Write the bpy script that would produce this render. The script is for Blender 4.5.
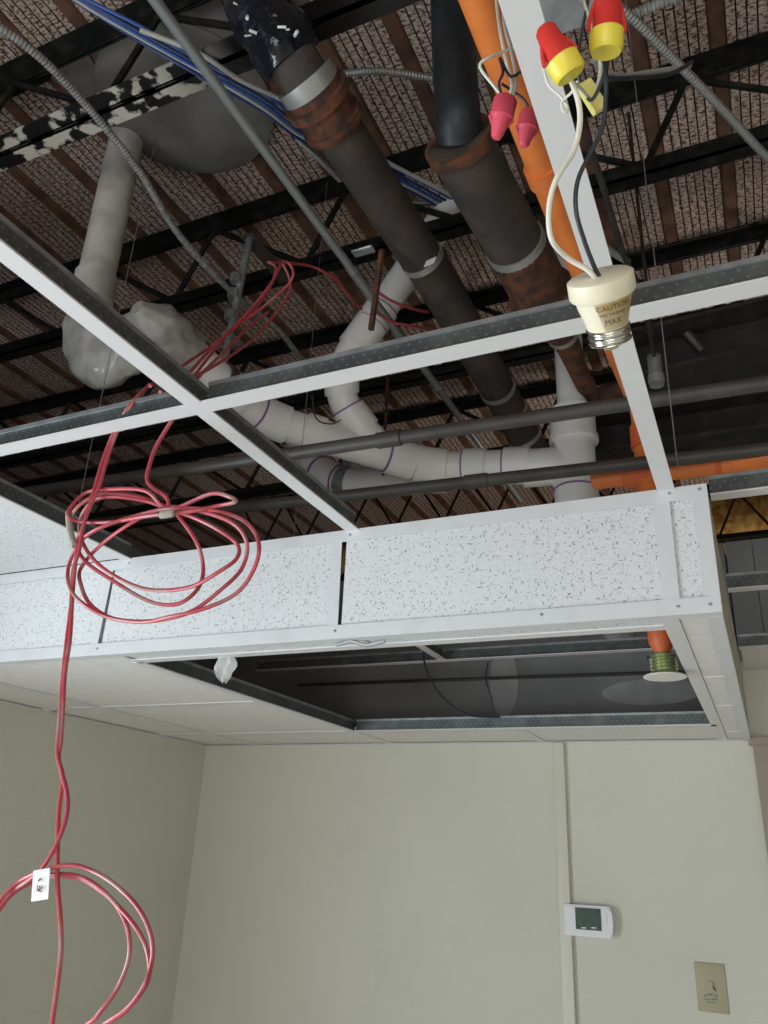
import bpy, bmesh, math, random
from mathutils import Vector, Matrix, noise
random.seed(7)
for o in list(bpy.data.objects): bpy.data.objects.remove(o)
S = bpy.context.scene; C = S.collection
# ------------------------------------------------------------------ camera
YAW, PIT, ROL, F = -0.44409997, 0.40102413, 0.04744222, 798.3154
EYE = Vector((0, 0, 1.75))
fw = Vector((math.sin(YAW)*math.cos(PIT), math.cos(YAW)*math.cos(PIT), math.sin(PIT)))
r0 = Vector((math.cos(YAW), -math.sin(YAW), 0)); u0 = r0.cross(fw)
RT = math.cos(ROL)*r0 + math.sin(ROL)*u0; UP = -math.sin(ROL)*r0 + math.cos(ROL)*u0
cam = bpy.data.cameras.new('camera'); camo = bpy.data.objects.new('camera', cam); C.objects.link(camo)
camo.matrix_world = Matrix(((RT.x, UP.x, -fw.x, EYE.x), (RT.y, UP.y, -fw.y, EYE.y), (RT.z, UP.z, -fw.z, EYE.z), (0, 0, 0, 1)))
cam.sensor_fit = 'VERTICAL'; cam.sensor_height = 24; cam.lens = F*24/1024; cam.clip_start = 0.02
S.camera = camo
# ------------------------------------------------------------------ world, left window daylight, added fill lamps, exposure
w = bpy.data.worlds.new('world'); S.world = w; w.use_nodes = True
w.node_tree.nodes['Background'].inputs[0].default_value = (0.62, 0.78, 1.0, 1)
w.node_tree.nodes['Background'].inputs[1].default_value = 1.0
S.view_settings.view_transform = 'Standard'; S.view_settings.look = 'None'
S.view_settings.gamma = 1; S.view_settings.use_curve_mapping = False
S.view_settings.exposure = 0.47
def area(name, loc, rot, sx, sy, power, col):
    l = bpy.data.lights.new(name, 'AREA'); l.shape = 'RECTANGLE'; l.size = sx; l.size_y = sy
    l.energy = power; l.color = col
    o = bpy.data.objects.new(name, l); C.objects.link(o); o.location = loc; o.rotation_euler = rot
area('daylight_left_window', (-2.15, -.05, 1.20), (0, math.radians(-90), 0), 1.5, 1.2, 46, (0.80, 0.92, 1.0))
area('front_soft_fill', (0.3, -2.92, 1.2), (math.radians(90), 0, 0), 2.2, 1.5, 34, (1.0, 0.96, 0.91))  # soft fill, added from the unseen side behind the camera

l = bpy.data.lights.new('insulation_fill', 'POINT'); l.energy = 42; l.color = (1.0, .93, .82); l.shadow_soft_size = .25
o = bpy.data.objects.new('insulation_fill', l); C.objects.link(o); o.location = (.7, 4.2, 1.9)  # unseen lamp, added to brighten the insulation beyond the wall

# ------------------------------------------------------------------ helpers
def ray(x, y): return RT*((x-384)/F) - UP*((y-512)/F) + fw
def PZ(x, y, z):                       # point of a sight line at height z above the eye
    d = ray(x, y); return EYE + d*(z/d.z)
def PY(x, y, Y):                       # point of a sight line at distance Y into the room
    d = ray(x, y); return EYE + d*(Y/d.y)
def PD(x, y, D): return EYE + ray(x, y)*D
ZU, ZL = 2.36, 2.135                   # upper and lower suspended ceilings
YR, YB, XL = 1.37, 2.93, -2.19         # riser, back wall, left wall
ZD, ZJ = 3.90, 3.55                    # deck underside, joist bottom chord

def mesh_obj(name, bm, mats, parent=None, smooth=False):
    me = bpy.data.meshes.new(name)
    if parent is not None:
        off = parent.matrix_world.translation if parent.get('_loc') is None else Vector(parent['_loc'])
        bmesh.ops.translate(bm, verts=bm.verts, vec=-off)
    bmesh.ops.recalc_face_normals(bm, faces=bm.faces)
    bm.to_mesh(me); bm.free()
    for m in (mats if isinstance(mats, (list, tuple)) else [mats]): me.materials.append(m)
    if smooth:
        for p in me.polygons: p.use_smooth = True
        try: me.set_sharp_from_angle(angle=math.radians(40))
        except Exception: pass
    o = bpy.data.objects.new(name, me); C.objects.link(o)
    if parent is not None:
        o.parent = parent; o['_loc'] = list(off)
    else: o['_loc'] = [0, 0, 0]
    return o
def tag(o, label, cat, group=None):
    o['label'] = label; o['category'] = cat
    if group: o['group'] = group
    return o
def thing(name, label, cat, loc, group=None):
    o = bpy.data.objects.new(name, None); o.empty_display_size = .05; C.objects.link(o); o.location = loc
    o['_loc'] = list(loc); return tag(o, label, cat, group)
def struct(name, bm, m, parent=None):
    o = mesh_obj(name, bm, m, parent)
    if parent is None: o['kind'] = 'structure'
    return o
def box(bm, a, b, rot=None, piv=None):
    a = Vector(a); b = Vector(b)
    v = [bm.verts.new((x, y, z)) for z in (a.z, b.z) for y in (a.y, b.y) for x in (a.x, b.x)]
    for q in ((0, 1, 3, 2), (4, 6, 7, 5), (0, 4, 5, 1), (2, 3, 7, 6), (0, 2, 6, 4), (1, 5, 7, 3)):
        bm.faces.new([v[i] for i in q])
    if rot is not None: bmesh.ops.rotate(bm, verts=v, cent=piv or (a+b)/2, matrix=rot)
    return v
def BX(a, b): bm = bmesh.new(); box(bm, a, b); return bm
def bevelled(a, b, w, seg=2):
    bm = BX(a, b); bmesh.ops.bevel(bm, geom=list(bm.edges), offset=w, segments=seg, affect='EDGES', profile=.5); return bm
def catmull(P, n=6, closed=False):
    P = [Vector(p) for p in P]; L = len(P); out = []
    rng = range(L) if closed else range(L-1)
    for i in rng:
        g = (lambda k: P[k % L]) if closed else (lambda k: P[min(max(k, 0), L-1)])
        a, b, c, d = g(i-1), g(i), g(i+1), g(i+2)
        for k in range(n):
            t = k/n
            out.append(.5*((2*b)+(c-a)*t+(2*a-5*b+4*c-d)*t*t+(3*b-a-3*c+d)*t**3))
    if not closed: out.append(P[-1])
    return out
def fillet(P, r, n=7):
    P = [Vector(p) for p in P]; out = [P[0]]
    for i in range(1, len(P)-1):
        a, b, c = P[i-1], P[i], P[i+1]
        rr = min(r, (a-b).length*.48, (c-b).length*.48)
        s = b+(a-b).normalized()*rr; e = b+(c-b).normalized()*rr
        for k in range(n+1):
            t = k/n; out.append(s*(1-t)**2+b*2*t*(1-t)+e*t*t)
    out.append(P[-1]); return out
def tube(bm, P, R, seg=12, closed=False, caps=True):
    n = len(P); Rf = R if callable(R) else (lambda i: R)
    T = []
    for i in range(n):
        if closed: t = P[(i+1) % n]-P[i-1]
        else: t = P[min(i+1, n-1)]-P[max(i-1, 0)]
        T.append(t.normalized() if t.length > 1e-9 else Vector((0, 0, 1)))
    N = T[0].orthogonal().normalized(); rings = []
    for i in range(n):
        if i:
            N = (N - T[i]*N.dot(T[i]))
            N = N.normalized() if N.length > 1e-6 else T[i].orthogonal().normalized()
        B = T[i].cross(N)
        rings.append([bm.verts.new(P[i]+(N*math.cos(2*math.pi*k/seg)+B*math.sin(2*math.pi*k/seg))*Rf(i)) for k in range(seg)])
    m = n if closed else n-1
    for i in range(m):
        a = rings[i]; b = rings[(i+1) % n]
        if closed and i == n-1:       # match the twist of the closing ring
            j = min(range(seg), key=lambda k: (b[k].co-a[0].co).length); b = b[j:]+b[:j]
        for k in range(seg): bm.faces.new((a[k], a[(k+1) % seg], b[(k+1) % seg], b[k]))
    if caps and not closed:
        bm.faces.new(rings[0][::-1]); bm.faces.new(rings[-1])
    return rings
def TB(P, R, seg=12, closed=False): bm = bmesh.new(); tube(bm, P, R, seg, closed); return bm
def arclen(P):
    L = [0]
    for a, b in zip(P, P[1:]): L.append(L[-1]+(b-a).length)
    return L
def sub(P, s0, s1):
    L = arclen(P); tot = L[-1]; s0 = max(0, min(s0, tot)); s1 = max(0, min(s1, tot))
    def at(s):
        for i in range(len(L)-1):
            if s <= L[i+1]+1e-9:
                return P[i].lerp(P[i+1], 0 if L[i+1] == L[i] else (s-L[i])/(L[i+1]-L[i]))
        return P[-1].copy()
    return [at(s0)]+[P[i] for i in range(len(P)) if s0+1e-4 < L[i] < s1-1e-4]+[at(s1)]
def near(P, q):                        # arc length of the path point nearest to q
    L = arclen(P); best = (1e9, 0)
    for i in range(len(P)-1):
        a, b = P[i], P[i+1]; d = b-a
        t = max(0, min(1, (q-a).dot(d)/max(d.length_squared, 1e-12)))
        e = (a+d*t-q).length
        if e < best[0]: best = (e, L[i]+d.length*t)
    return best[1]
def nearpx(P, x, y):
    L = arclen(P); best = (1e9, 0)
    for i in range(len(P)-1):
        for k in range(8):
            q = P[i].lerp(P[i+1], k/8); d = q-EYE; D = d.dot(fw)
            e = (384+F*d.dot(RT)/D-x)**2+(512-F*d.dot(UP)/D-y)**2
            if e < best[0]: best = (e, L[i]+(P[i+1]-P[i]).length*k/8)
    return best[1]
def lathe(prof, origin, axis, seg=24):
    bm = bmesh.new(); A = Vector(axis).normalized(); N = A.orthogonal().normalized(); B = A.cross(N); O = Vector(origin)
    rings = [[bm.verts.new(O+A*z+(N*math.cos(2*math.pi*k/seg)+B*math.sin(2*math.pi*k/seg))*max(r, 1e-4)) for k in range(seg)] for r, z in prof]
    for a, b in zip(rings, rings[1:]):
        for k in range(seg): bm.faces.new((a[k], a[(k+1) % seg], b[(k+1) % seg], b[k]))
    bm.faces.new(rings[0][::-1]); bm.faces.new(rings[-1]); return bm

# ------------------------------------------------------------------ materials
def mat(name, col, rough=.6, metal=0.0, col2=None, scale=20, lo=.4, hi=.6, bump=0, bscale=60, stretch=None, detail=4, spec=.5):
    m = bpy.data.materials.new(name); m.use_nodes = True; nt = m.node_tree; b = nt.nodes['Principled BSDF']
    b.inputs['Base Color'].default_value = (*col, 1); b.inputs['Roughness'].default_value = rough
    b.inputs['Metallic'].default_value = metal; b.inputs['Specular IOR Level'].default_value = spec
    tc = nt.nodes.new('ShaderNodeTexCoord'); mp = nt.nodes.new('ShaderNodeMapping')
    nt.links.new(tc.outputs['Object'], mp.inputs[0])
    if stretch: mp.inputs['Scale'].default_value = stretch
    if col2:
        n = nt.nodes.new('ShaderNodeTexNoise'); n.inputs['Scale'].default_value = scale; n.inputs['Detail'].default_value = detail
        r = nt.nodes.new('ShaderNodeValToRGB'); r.color_ramp.elements[0].position = lo; r.color_ramp.elements[1].position = hi
        r.color_ramp.elements[0].color = (*col, 1); r.color_ramp.elements[1].color = (*col2, 1)
        nt.links.new(mp.outputs[0], n.inputs['Vector']); nt.links.new(n.outputs[0], r.inputs[0]); nt.links.new(r.outputs[0], b.inputs['Base Color'])
    if bump:
        n2 = nt.nodes.new('ShaderNodeTexNoise'); n2.inputs['Scale'].default_value = bscale; n2.inputs['Detail'].default_value = 3
        bp = nt.nodes.new('ShaderNodeBump'); bp.inputs['Strength'].default_value = bump; bp.inputs['Distance'].default_value = .004
        nt.links.new(mp.outputs[0], n2.inputs['Vector']); nt.links.new(n2.outputs[0], bp.inputs['Height']); nt.links.new(bp.outputs[0], b.inputs['Normal'])
    return m
M = {}
M['wall'] = mat('cream_wall_paint', (.58, .565, .485), .62, col2=(.61, .595, .51), scale=1.5, bump=.25, bscale=240)
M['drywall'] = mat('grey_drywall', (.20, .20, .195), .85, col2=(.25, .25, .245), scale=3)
M['lightspot'] = mat('painted_light_spot', (.36, .36, .35), .8, col2=(.30, .30, .29), scale=9)  # lighter grey for the light spots painted on the drywall
M['floor'] = mat('floor_carpet', (.66, .61, .54), .7, col2=(.60, .56, .50), scale=60)
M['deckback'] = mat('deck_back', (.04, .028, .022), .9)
M['white'] = mat('white_enamel', (.68, .66, .66), .38)
M['trim'] = mat('white_trim_enamel', (.66, .67, .68), .42, col2=(.60, .61, .61), scale=14, lo=.5, hi=.75)
M['cream_trim'] = mat('cream_raceway', (.62, .60, .50), .45)
M['tan'] = mat('tan_side_panel', (.50, .45, .36), .7, col2=(.40, .35, .27), scale=12)
M['black'] = mat('black_joist_paint', (.006, .007, .006), .6, col2=(.03, .026, .02), scale=25, lo=.45, hi=.75, bump=.3, spec=.25)
M['dark'] = mat('dark_steel', (.022, .019, .017), .6, col2=(.05, .036, .026), scale=18, lo=.45, hi=.7)
M['tubesteel'] = mat('dull_steel_tube', (.060, .052, .047), .5, .1, col2=(.085, .072, .064), scale=9)
M['rust'] = mat('deck_rib_rust', (.085, .042, .027), .85, col2=(.15, .072, .042), scale=16)
M['rusty'] = mat('rusted_iron', (.16, .055, .025), .85, col2=(.055, .028, .020), scale=24, bump=.5, bscale=120)
M['iron'] = mat('cast_iron', (.045, .036, .032), .75, col2=(.075, .056, .046), scale=13, bump=.35, bscale=160)
M['tar'] = mat('glossy_tar', (.006, .008, .012), .18, col2=(.015, .018, .025), scale=12, bump=1.0, bscale=40)
M['rubber'] = mat('black_rubber_insulation', (.012, .014, .017), .5, col2=(.02, .022, .026), scale=30, bump=.3, bscale=60)
M['band'] = mat('clamp_band', (.48, .48, .46), .4, .6)
M['galv'] = mat('galvanised_strap', (.32, .34, .35), .45, .7, col2=(.42, .44, .45), scale=30)
M['pvc'] = mat('white_pvc', (.80, .78, .76), .35, col2=(.72, .70, .67), scale=7, lo=.5, hi=.8)
M['oldpvc'] = mat('dull_white_pvc', (.64, .61, .56), .5, col2=(.42, .40, .37), scale=8)
M['purple'] = mat('purple_primer', (.24, .13, .32), .6)
M['orange'] = mat('orange_cpvc', (.80, .22, .045), .42, col2=(.70, .18, .04), scale=10)
M['orangedark'] = mat('orange_fitting', (.66, .13, .035), .5)
M['emt'] = mat('emt_conduit', (.33, .35, .35), .38, .55)
M['bx'] = mat('armoured_cable', (.34, .34, .33), .4, .6)
M['bxdust'] = mat('dusty_armoured_cable', (.30, .29, .27), .7, .2, col2=(.2, .19, .18), scale=60)
M['blue'] = mat('blue_cable', (.03, .08, .30), .45)
M['bluedark'] = mat('dark_blue_cable', (.02, .045, .15), .5)
M['greycable'] = mat('grey_cable', (.40, .39, .36), .5)
M['red'] = mat('red_cable', (.46, .060, .080), .38, col2=(.40, .20, .18), scale=12, lo=.52, hi=.68, spec=.6)
M['reddull'] = mat('dull_red_cable', (.28, .035, .04), .55)
M['dusty'] = mat('dusty_wrap', (.36, .33, .27), .8)
M['wirewhite'] = mat('white_wire', (.72, .68, .58), .4)
M['wireblack'] = mat('black_wire', (.025, .027, .035), .4)
M['capred'] = mat('red_wire_connector', (.62, .035, .025), .4)
M['capyellow'] = mat('yellow_wire_connector', (.80, .65, .06), .4)
M['cappink'] = mat('pink_wire_connector', (.66, .07, .11), .45)
M['yellowtag'] = mat('pale_yellow_plastic', (.66, .60, .17), .5)
M['socket'] = mat('porcelain_cream', (.80, .73, .55), .35)
M['labelcream'] = mat('caution_label', (.70, .52, .22), .6, col2=(.78, .70, .50), scale=90)
M['ink'] = mat('brown_ink', (.20, .11, .03), .7)
M['shell'] = mat('nickel_screw_shell', (.75, .74, .68), .22, 1.0)
M['brass'] = mat('greenish_brass', (.62, .66, .44), .32, .9)
M['plate'] = mat('white_cover_plate', (.74, .70, .66), .5)
M['beige'] = mat('beige_plate', (.38, .335, .21), .5)
M['greenink'] = mat('green_smudge', (.16, .25, .16), .7)
M['thermo'] = mat('thermostat_plastic', (.72, .71, .73), .35)
M['lcd'] = mat('lcd_screen', (.035, .06, .048), .25, col2=(.05, .08, .065), scale=40)
M['paper'] = mat('white_paper', (.82, .82, .80), .6, bump=.4, bscale=30)
M['pan'] = mat('grey_sump_pan', (.20, .185, .165), .75, col2=(.15, .135, .12), scale=7)
M['panbrown'] = mat('stained_grey_sheet', (.17, .15, .12), .8, col2=(.10, .045, .03), scale=5, lo=.5, hi=.65)
M['insul'] = mat('fibreglass', (.90, .58, .18), .95, col2=(.55, .25, .06), scale=26, bump=1, bscale=50)
M['bag'] = mat('cloudy_plastic_bag', (.50, .48, .44), .22, col2=(.66, .65, .62), scale=14)
M['bag'].node_tree.nodes['Principled BSDF'].inputs['Transmission Weight'].default_value = .25
M['cloth'] = mat('grey_plastic_wrap', (.36, .34, .31), .45, col2=(.28, .26, .24), scale=18)
M['caseing'] = mat('tan_door_paint', (.30, .245, .185), .5)
M['boxblue'] = mat('teal_grey_box', (.10, .16, .17), .35, .4)

def perforated(name, c1, c2):          # rolled steel with a stamped dimple pattern
    m = mat(name, c1, .42, .6, col2=c2, scale=22, lo=.35, hi=.7)
    nt = m.node_tree; b = nt.nodes['Principled BSDF']
    tc = nt.nodes.new('ShaderNodeTexCoord'); sp = nt.nodes.new('ShaderNodeSeparateXYZ'); nt.links.new(tc.outputs['Object'], sp.inputs[0])
    def mth(op, a, bb=None, cc=None):
        n = nt.nodes.new('ShaderNodeMath'); n.operation = op
        for i, v in enumerate((a, bb, cc)):
            if v is None: continue
            if isinstance(v, (int, float)): n.inputs[i].default_value = v
            else: nt.links.new(v, n.inputs[i])
        return n.outputs[0]
    xy = mth('ADD', sp.outputs[0], sp.outputs[1])
    fz = mth('MULTIPLY', sp.outputs[2], 1/.0115); row = mth('FLOOR', fz)
    fx = mth('ADD', mth('MULTIPLY', xy, 1/.017), mth('MULTIPLY', row, .5))
    dx = mth('MULTIPLY', mth('SUBTRACT', mth('FRACT', fx), .5), 1.5); dz = mth('SUBTRACT', mth('FRACT', fz), .5)
    d = mth('SQRT', mth('ADD', mth('MULTIPLY', dx, dx), mth('MULTIPLY', dz, dz)))
    k = mth('LESS_THAN', d, .19)
    mx = nt.nodes.new('ShaderNodeMix'); mx.data_type = 'RGBA'; nt.links.new(k, mx.inputs[0])
    src = b.inputs['Base Color'].links[0].from_socket
    nt.links.new(src, mx.inputs[6]); mx.inputs[7].default_value = (.22, .235, .23, 1)
    nt.links.new(mx.outputs[2], b.inputs['Base Color'])
    return m
M['web'] = perforated('stamped_galvanised_web', (.10, .115, .12), (.17, .185, .18))

def acoustic(name, base):              # mineral fibre tile: short fissures and pinholes
    m = bpy.data.materials.new(name); m.use_nodes = True; nt = m.node_tree; b = nt.nodes['Principled BSDF']
    b.inputs['Roughness'].default_value = .9; b.inputs['Specular IOR Level'].default_value = .1
    tc = nt.nodes.new('ShaderNodeTexCoord')
    n = nt.nodes.new('ShaderNodeTexNoise'); n.inputs['Scale'].default_value = 55; n.inputs['Detail'].default_value = 2
    sc = nt.nodes.new('ShaderNodeVectorMath'); sc.operation = 'SCALE'; sc.inputs['Scale'].default_value = .012
    sb = nt.nodes.new('ShaderNodeVectorMath'); sb.operation = 'SUBTRACT'; sb.inputs[1].default_value = (.5, .5, .5)
    ad = nt.nodes.new('ShaderNodeVectorMath'); ad.operation = 'ADD'
    nt.links.new(tc.outputs['Object'], n.inputs['Vector']); nt.links.new(n.outputs['Color'], sb.inputs[0]); nt.links.new(sb.outputs[0], sc.inputs[0])
    nt.links.new(tc.outputs['Object'], ad.inputs[0]); nt.links.new(sc.outputs[0], ad.inputs[1])
    def layer(scale, stretch, rot, th, colth):
        mp = nt.nodes.new('ShaderNodeMapping'); mp.inputs['Scale'].default_value = stretch; mp.inputs['Rotation'].default_value = rot
        v = nt.nodes.new('ShaderNodeTexVoronoi'); v.inputs['Scale'].default_value = scale
        nt.links.new(ad.outputs[0], mp.inputs[0]); nt.links.new(mp.outputs[0], v.inputs['Vector'])
        s = nt.nodes.new('ShaderNodeSeparateColor'); nt.links.new(v.outputs['Color'], s.inputs[0])
        a = nt.nodes.new('ShaderNodeMath'); a.operation = 'LESS_THAN'; a.inputs[1].default_value = th; nt.links.new(v.outputs['Distance'], a.inputs[0])
        c = nt.nodes.new('ShaderNodeMath'); c.operation = 'GREATER_THAN'; c.inputs[1].default_value = colth; nt.links.new(s.outputs[0], c.inputs[0])
        p = nt.nodes.new('ShaderNodeMath'); p.operation = 'MULTIPLY'; nt.links.new(a.outputs[0], p.inputs[0]); nt.links.new(c.outputs[0], p.inputs[1])
        return p.outputs[0]
    ls = [layer(200, (1, .8, .34), (.3, .7, .4), .22, .45), layer(200, (.34, .8, 1), (.2, -.5, .9), .22, .5), layer(330, (1, 1, 1), (0, 0, 0), .26, .45)]
    cur = ls[0]
    for l in ls[1:]:
        x = nt.nodes.new('ShaderNodeMath'); x.operation = 'MAXIMUM'; nt.links.new(cur, x.inputs[0]); nt.links.new(l, x.inputs[1]); cur = x.outputs[0]
    mx = nt.nodes.new('ShaderNodeMix'); mx.data_type = 'RGBA'; nt.links.new(cur, mx.inputs[0])
    mx.inputs[6].default_value = (*base, 1); mx.inputs[7].default_value = (.36, .36, .35, 1)
    nt.links.new(mx.outputs[2], b.inputs['Base Color'])
    bp = nt.nodes.new('ShaderNodeBump'); bp.inputs['Strength'].default_value = .5; bp.inputs['Distance'].default_value = .002; bp.invert = True
    nt.links.new(cur, bp.inputs['Height']); nt.links.new(bp.outputs[0], b.inputs['Normal'])
    return m
M['tile'] = acoustic('acoustic_tile', (.70, .71, .72))
M['plaintile'] = mat('smooth_ceiling_tile', (.74, .71, .68), .85, col2=(.78, .75, .72), scale=30)

def deckmat():                         # rough form board with dark pitting
    m = bpy.data.materials.new('deck_form_board'); m.use_nodes = True; nt = m.node_tree; b = nt.nodes['Principled BSDF']
    b.inputs['Roughness'].default_value = .9; b.inputs['Specular IOR Level'].default_value = .15
    tc = nt.nodes.new('ShaderNodeTexCoord'); gm = nt.nodes.new('ShaderNodeNewGeometry')
    n = nt.nodes.new('ShaderNodeTexNoise'); n.inputs['Scale'].default_value = 60; n.inputs['Detail'].default_value = 4; n.inputs['Roughness'].default_value = .65
    mp = nt.nodes.new('ShaderNodeMapping'); mp.inputs['Scale'].default_value = (1, 2.2, 1)
    nt.links.new(gm.outputs['Position'], mp.inputs[0]); nt.links.new(mp.outputs[0], n.inputs['Vector'])
    r = nt.nodes.new('ShaderNodeValToRGB'); e = r.color_ramp.elements
    e[0].position = .40; e[0].color = (.11, .068, .052, 1); e[1].position = .56; e[1].color = (.70, .57, .51, 1)
    x = e.new(.49); x.color = (.45, .34, .295, 1)
    nt.links.new(n.outputs[0], r.inputs[0])
    n2 = nt.nodes.new('ShaderNodeTexNoise'); n2.inputs['Scale'].default_value = 1.7; nt.links.new(gm.outputs['Position'], n2.inputs['Vector'])
    mx = nt.nodes.new('ShaderNodeMix'); mx.data_type = 'RGBA'; mx.blend_type = 'MULTIPLY'; mx.inputs[0].default_value = .6
    r2 = nt.nodes.new('ShaderNodeValToRGB'); r2.color_ramp.elements[0].position = .35; r2.color_ramp.elements[0].color = (.6, .5, .42, 1); r2.color_ramp.elements[1].position = .65
    nt.links.new(n2.outputs[0], r2.inputs[0]); nt.links.new(r.outputs[0], mx.inputs[6]); nt.links.new(r2.outputs[0], mx.inputs[7])
    nt.links.new(mx.outputs[2], b.inputs['Base Color'])
    bp = nt.nodes.new('ShaderNodeBump'); bp.inputs['Strength'].default_value = .8; bp.inputs['Distance'].default_value = .006
    nt.links.new(n.outputs[0], bp.inputs['Height']); nt.links.new(bp.outputs[0], b.inputs['Normal'])
    return m
M['deck'] = deckmat()
def peel(name):                        # black paint over flaking white primer and rust
    m = mat(name, (.008, .009, .008), .45, col2=(.62, .56, .48), scale=13, lo=.50, hi=.54, detail=6)
    nt = m.node_tree; b = nt.nodes['Principled BSDF']
    gm = nt.nodes.new('ShaderNodeNewGeometry'); sp = nt.nodes.new('ShaderNodeSeparateXYZ'); nt.links.new(gm.outputs['Position'], sp.inputs[0])
    cr = nt.nodes.new('ShaderNodeValToRGB')
    mr = nt.nodes.new('ShaderNodeMapRange'); mr.inputs[1].default_value = -2.3; mr.inputs[2].default_value = -.9
    nt.links.new(sp.outputs[0], mr.inputs[0]); nt.links.new(mr.outputs[0], cr.inputs[0])
    e = cr.color_ramp.elements; e[0].position = .12; e[0].color = (0, 0, 0, 1); e[1].position = .95; e[1].color = (0, 0, 0, 1)
    a = e.new(.3); a.color = (1, 1, 1, 1); a = e.new(.75); a.color = (1, 1, 1, 1)
    src = b.inputs['Base Color'].links[0].from_socket
    mx = nt.nodes.new('ShaderNodeMix'); mx.data_type = 'RGBA'; nt.links.new(cr.outputs[0], mx.inputs[0])
    mx.inputs[6].default_value = (.012, .011, .010, 1); nt.links.new(src, mx.inputs[7]); nt.links.new(mx.outputs[2], b.inputs['Base Color'])
    return m
M['peel'] = peel('flaking_paint_over_black')
def glass():
    m = bpy.data.materials.new('window_glass'); m.use_nodes = True; nt = m.node_tree
    b = nt.nodes['Principled BSDF']; b.inputs['Roughness'].default_value = .02
    t = nt.nodes.new('ShaderNodeBsdfTransparent'); mx = nt.nodes.new('ShaderNodeMixShader'); mx.inputs[0].default_value = .08
    nt.links.new(t.outputs[0], mx.inputs[1]); nt.links.new(b.outputs[0], mx.inputs[2]); nt.links.new(mx.outputs[0], nt.nodes['Material Output'].inputs[0])
    return m
M['glass'] = glass()

# ------------------------------------------------------------------ room shell
XR, YF, WT = 1.8, -3.0, 2.825          # right wall, front wall, top of the partition walls
X0, X1, Y1 = -5.2, 3.6, 5.3            # the open roof void runs on past the partitions
struct('floor', BX((X0, YF-.12, -.1), (X1, Y1, 0)), M['floor'])
wb = struct('wall_back', BX((XL-.12, YB, 0), (XR+.12, YB+.12, ZL+.01)), M['wall'])
mesh_obj('wall_panel', BX((-.035, YB, ZL+.01), (XR, YB+.12, ZU+.03)), M['wall'], wb)['label'] = 'cream painted wall above the door height'
x = -2.19
for xe in (-.037,):
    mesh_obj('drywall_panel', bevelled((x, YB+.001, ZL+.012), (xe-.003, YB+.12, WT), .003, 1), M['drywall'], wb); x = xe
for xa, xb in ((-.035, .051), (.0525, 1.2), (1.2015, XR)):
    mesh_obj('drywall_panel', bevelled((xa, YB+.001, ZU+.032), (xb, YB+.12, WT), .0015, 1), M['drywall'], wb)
mesh_obj('leak_blocker', BX((XL-.11, YB+.122, ZL+.02), (XR+.11, YB+.132, WT-.002)), M['drywall'], wb)  # unseen board added to stop light leaking through the panel gaps
pch = bmesh.new()  # spots of light on the grey wall, painted as paler ovals
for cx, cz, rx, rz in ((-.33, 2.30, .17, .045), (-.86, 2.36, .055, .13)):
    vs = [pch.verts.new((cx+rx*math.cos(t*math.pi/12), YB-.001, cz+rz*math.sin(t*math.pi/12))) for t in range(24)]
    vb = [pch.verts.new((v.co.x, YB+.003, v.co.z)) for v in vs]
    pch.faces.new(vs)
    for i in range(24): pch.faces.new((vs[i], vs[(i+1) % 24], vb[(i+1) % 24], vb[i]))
mesh_obj('light_patch', pch, M['lightspot'], wb)
# left wall with the window behind the camera
bm = bmesh.new(); WY0, WY1, WZ0, WZ1 = -.72, .62, .40, 2.0
box(bm, (XL-.12, WY1, 0), (XL, YB, ZL+.01)); box(bm, (XL-.12, YF, 0), (XL, WY0, ZL+.01))
box(bm, (XL-.12, WY0, 0), (XL, WY1, WZ0)); box(bm, (XL-.12, WY0, WZ1), (XL, WY1, ZU+.03)); box(bm, (XL-.12, YF, ZL+.01), (XL, WY0, ZU+.03)); box(bm, (XL-.12, WY1, ZL+.01), (XL, YR, ZU+.03))
wl = struct('wall_left', bm, M['wall'])
for ya, yb, za in ((YF, -1.2, ZU+.03), (-1.196, 0, ZU+.03), (.004, 1.2, ZU+.03), (1.204, YR, ZU+.03), (YR+.004, YB-.003, ZL+.012)):
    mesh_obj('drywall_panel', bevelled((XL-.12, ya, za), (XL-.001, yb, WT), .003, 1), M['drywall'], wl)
def window(name, a, b, ax):            # frame, mullion and pane in the wall opening
    bm = bmesh.new(); a = Vector(a); b = Vector(b); t = .05
    lo, hi = a.copy(), b.copy()
    def bar(p, q): box(bm, p, q)
    if ax == 'x':
        bar((a.x, a.y, a.z), (b.x, b.y, a.z+t)); bar((a.x, a.y, b.z-t), (b.x, b.y, b.z)); bar((a.x, a.y, a.z), (b.x, a.y+t, b.z)); bar((a.x, b.y-t, a.z), (b.x, b.y, b.z))
        mid = (a.y+b.y)/2; bar((a.x, mid-.02, a.z), (b.x, mid+.02, b.z))
        pane = BX((a.x+.02, a.y+t, a.z+t), (a.x+.026, b.y-t, b.z-t))
    else:
        bar((a.x, a.y, a.z), (b.x, b.y, a.z+t)); bar((a.x, a.y, b.z-t), (b.x, b.y, b.z)); bar((a.x, a.y, a.z), (a.x+t, b.y, b.z)); bar((b.x-t, a.y, a.z), (b.x, b.y, b.z))
        mid = (a.x+b.x)/2; bar((mid-.02, a.y, a.z), (mid+.02, b.y, b.z))
        pane = BX((a.x+t, a.y+.02, a.z+t), (b.x-t, a.y+.026, b.z-t))
    o = struct(name, bm, M['white']); mesh_obj('pane', pane, M['glass'], o)
window('window_1', (XL-.10, WY0, WZ0), (XL-.04, WY1, WZ1), 'x')
bm = bmesh.new(); FX0, FX1, FZ0, FZ1 = -.9, 1.5, .40, 2.0
for a, b in (((XL, 0), (FX0, WT)), ((FX1, 0), (XR, WT)), ((FX0, 0), (FX1, FZ0)), ((FX0, FZ1), (FX1, WT))):
    box(bm, (a[0], YF-.12, a[1]), (b[0], YF, b[1]))
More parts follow.
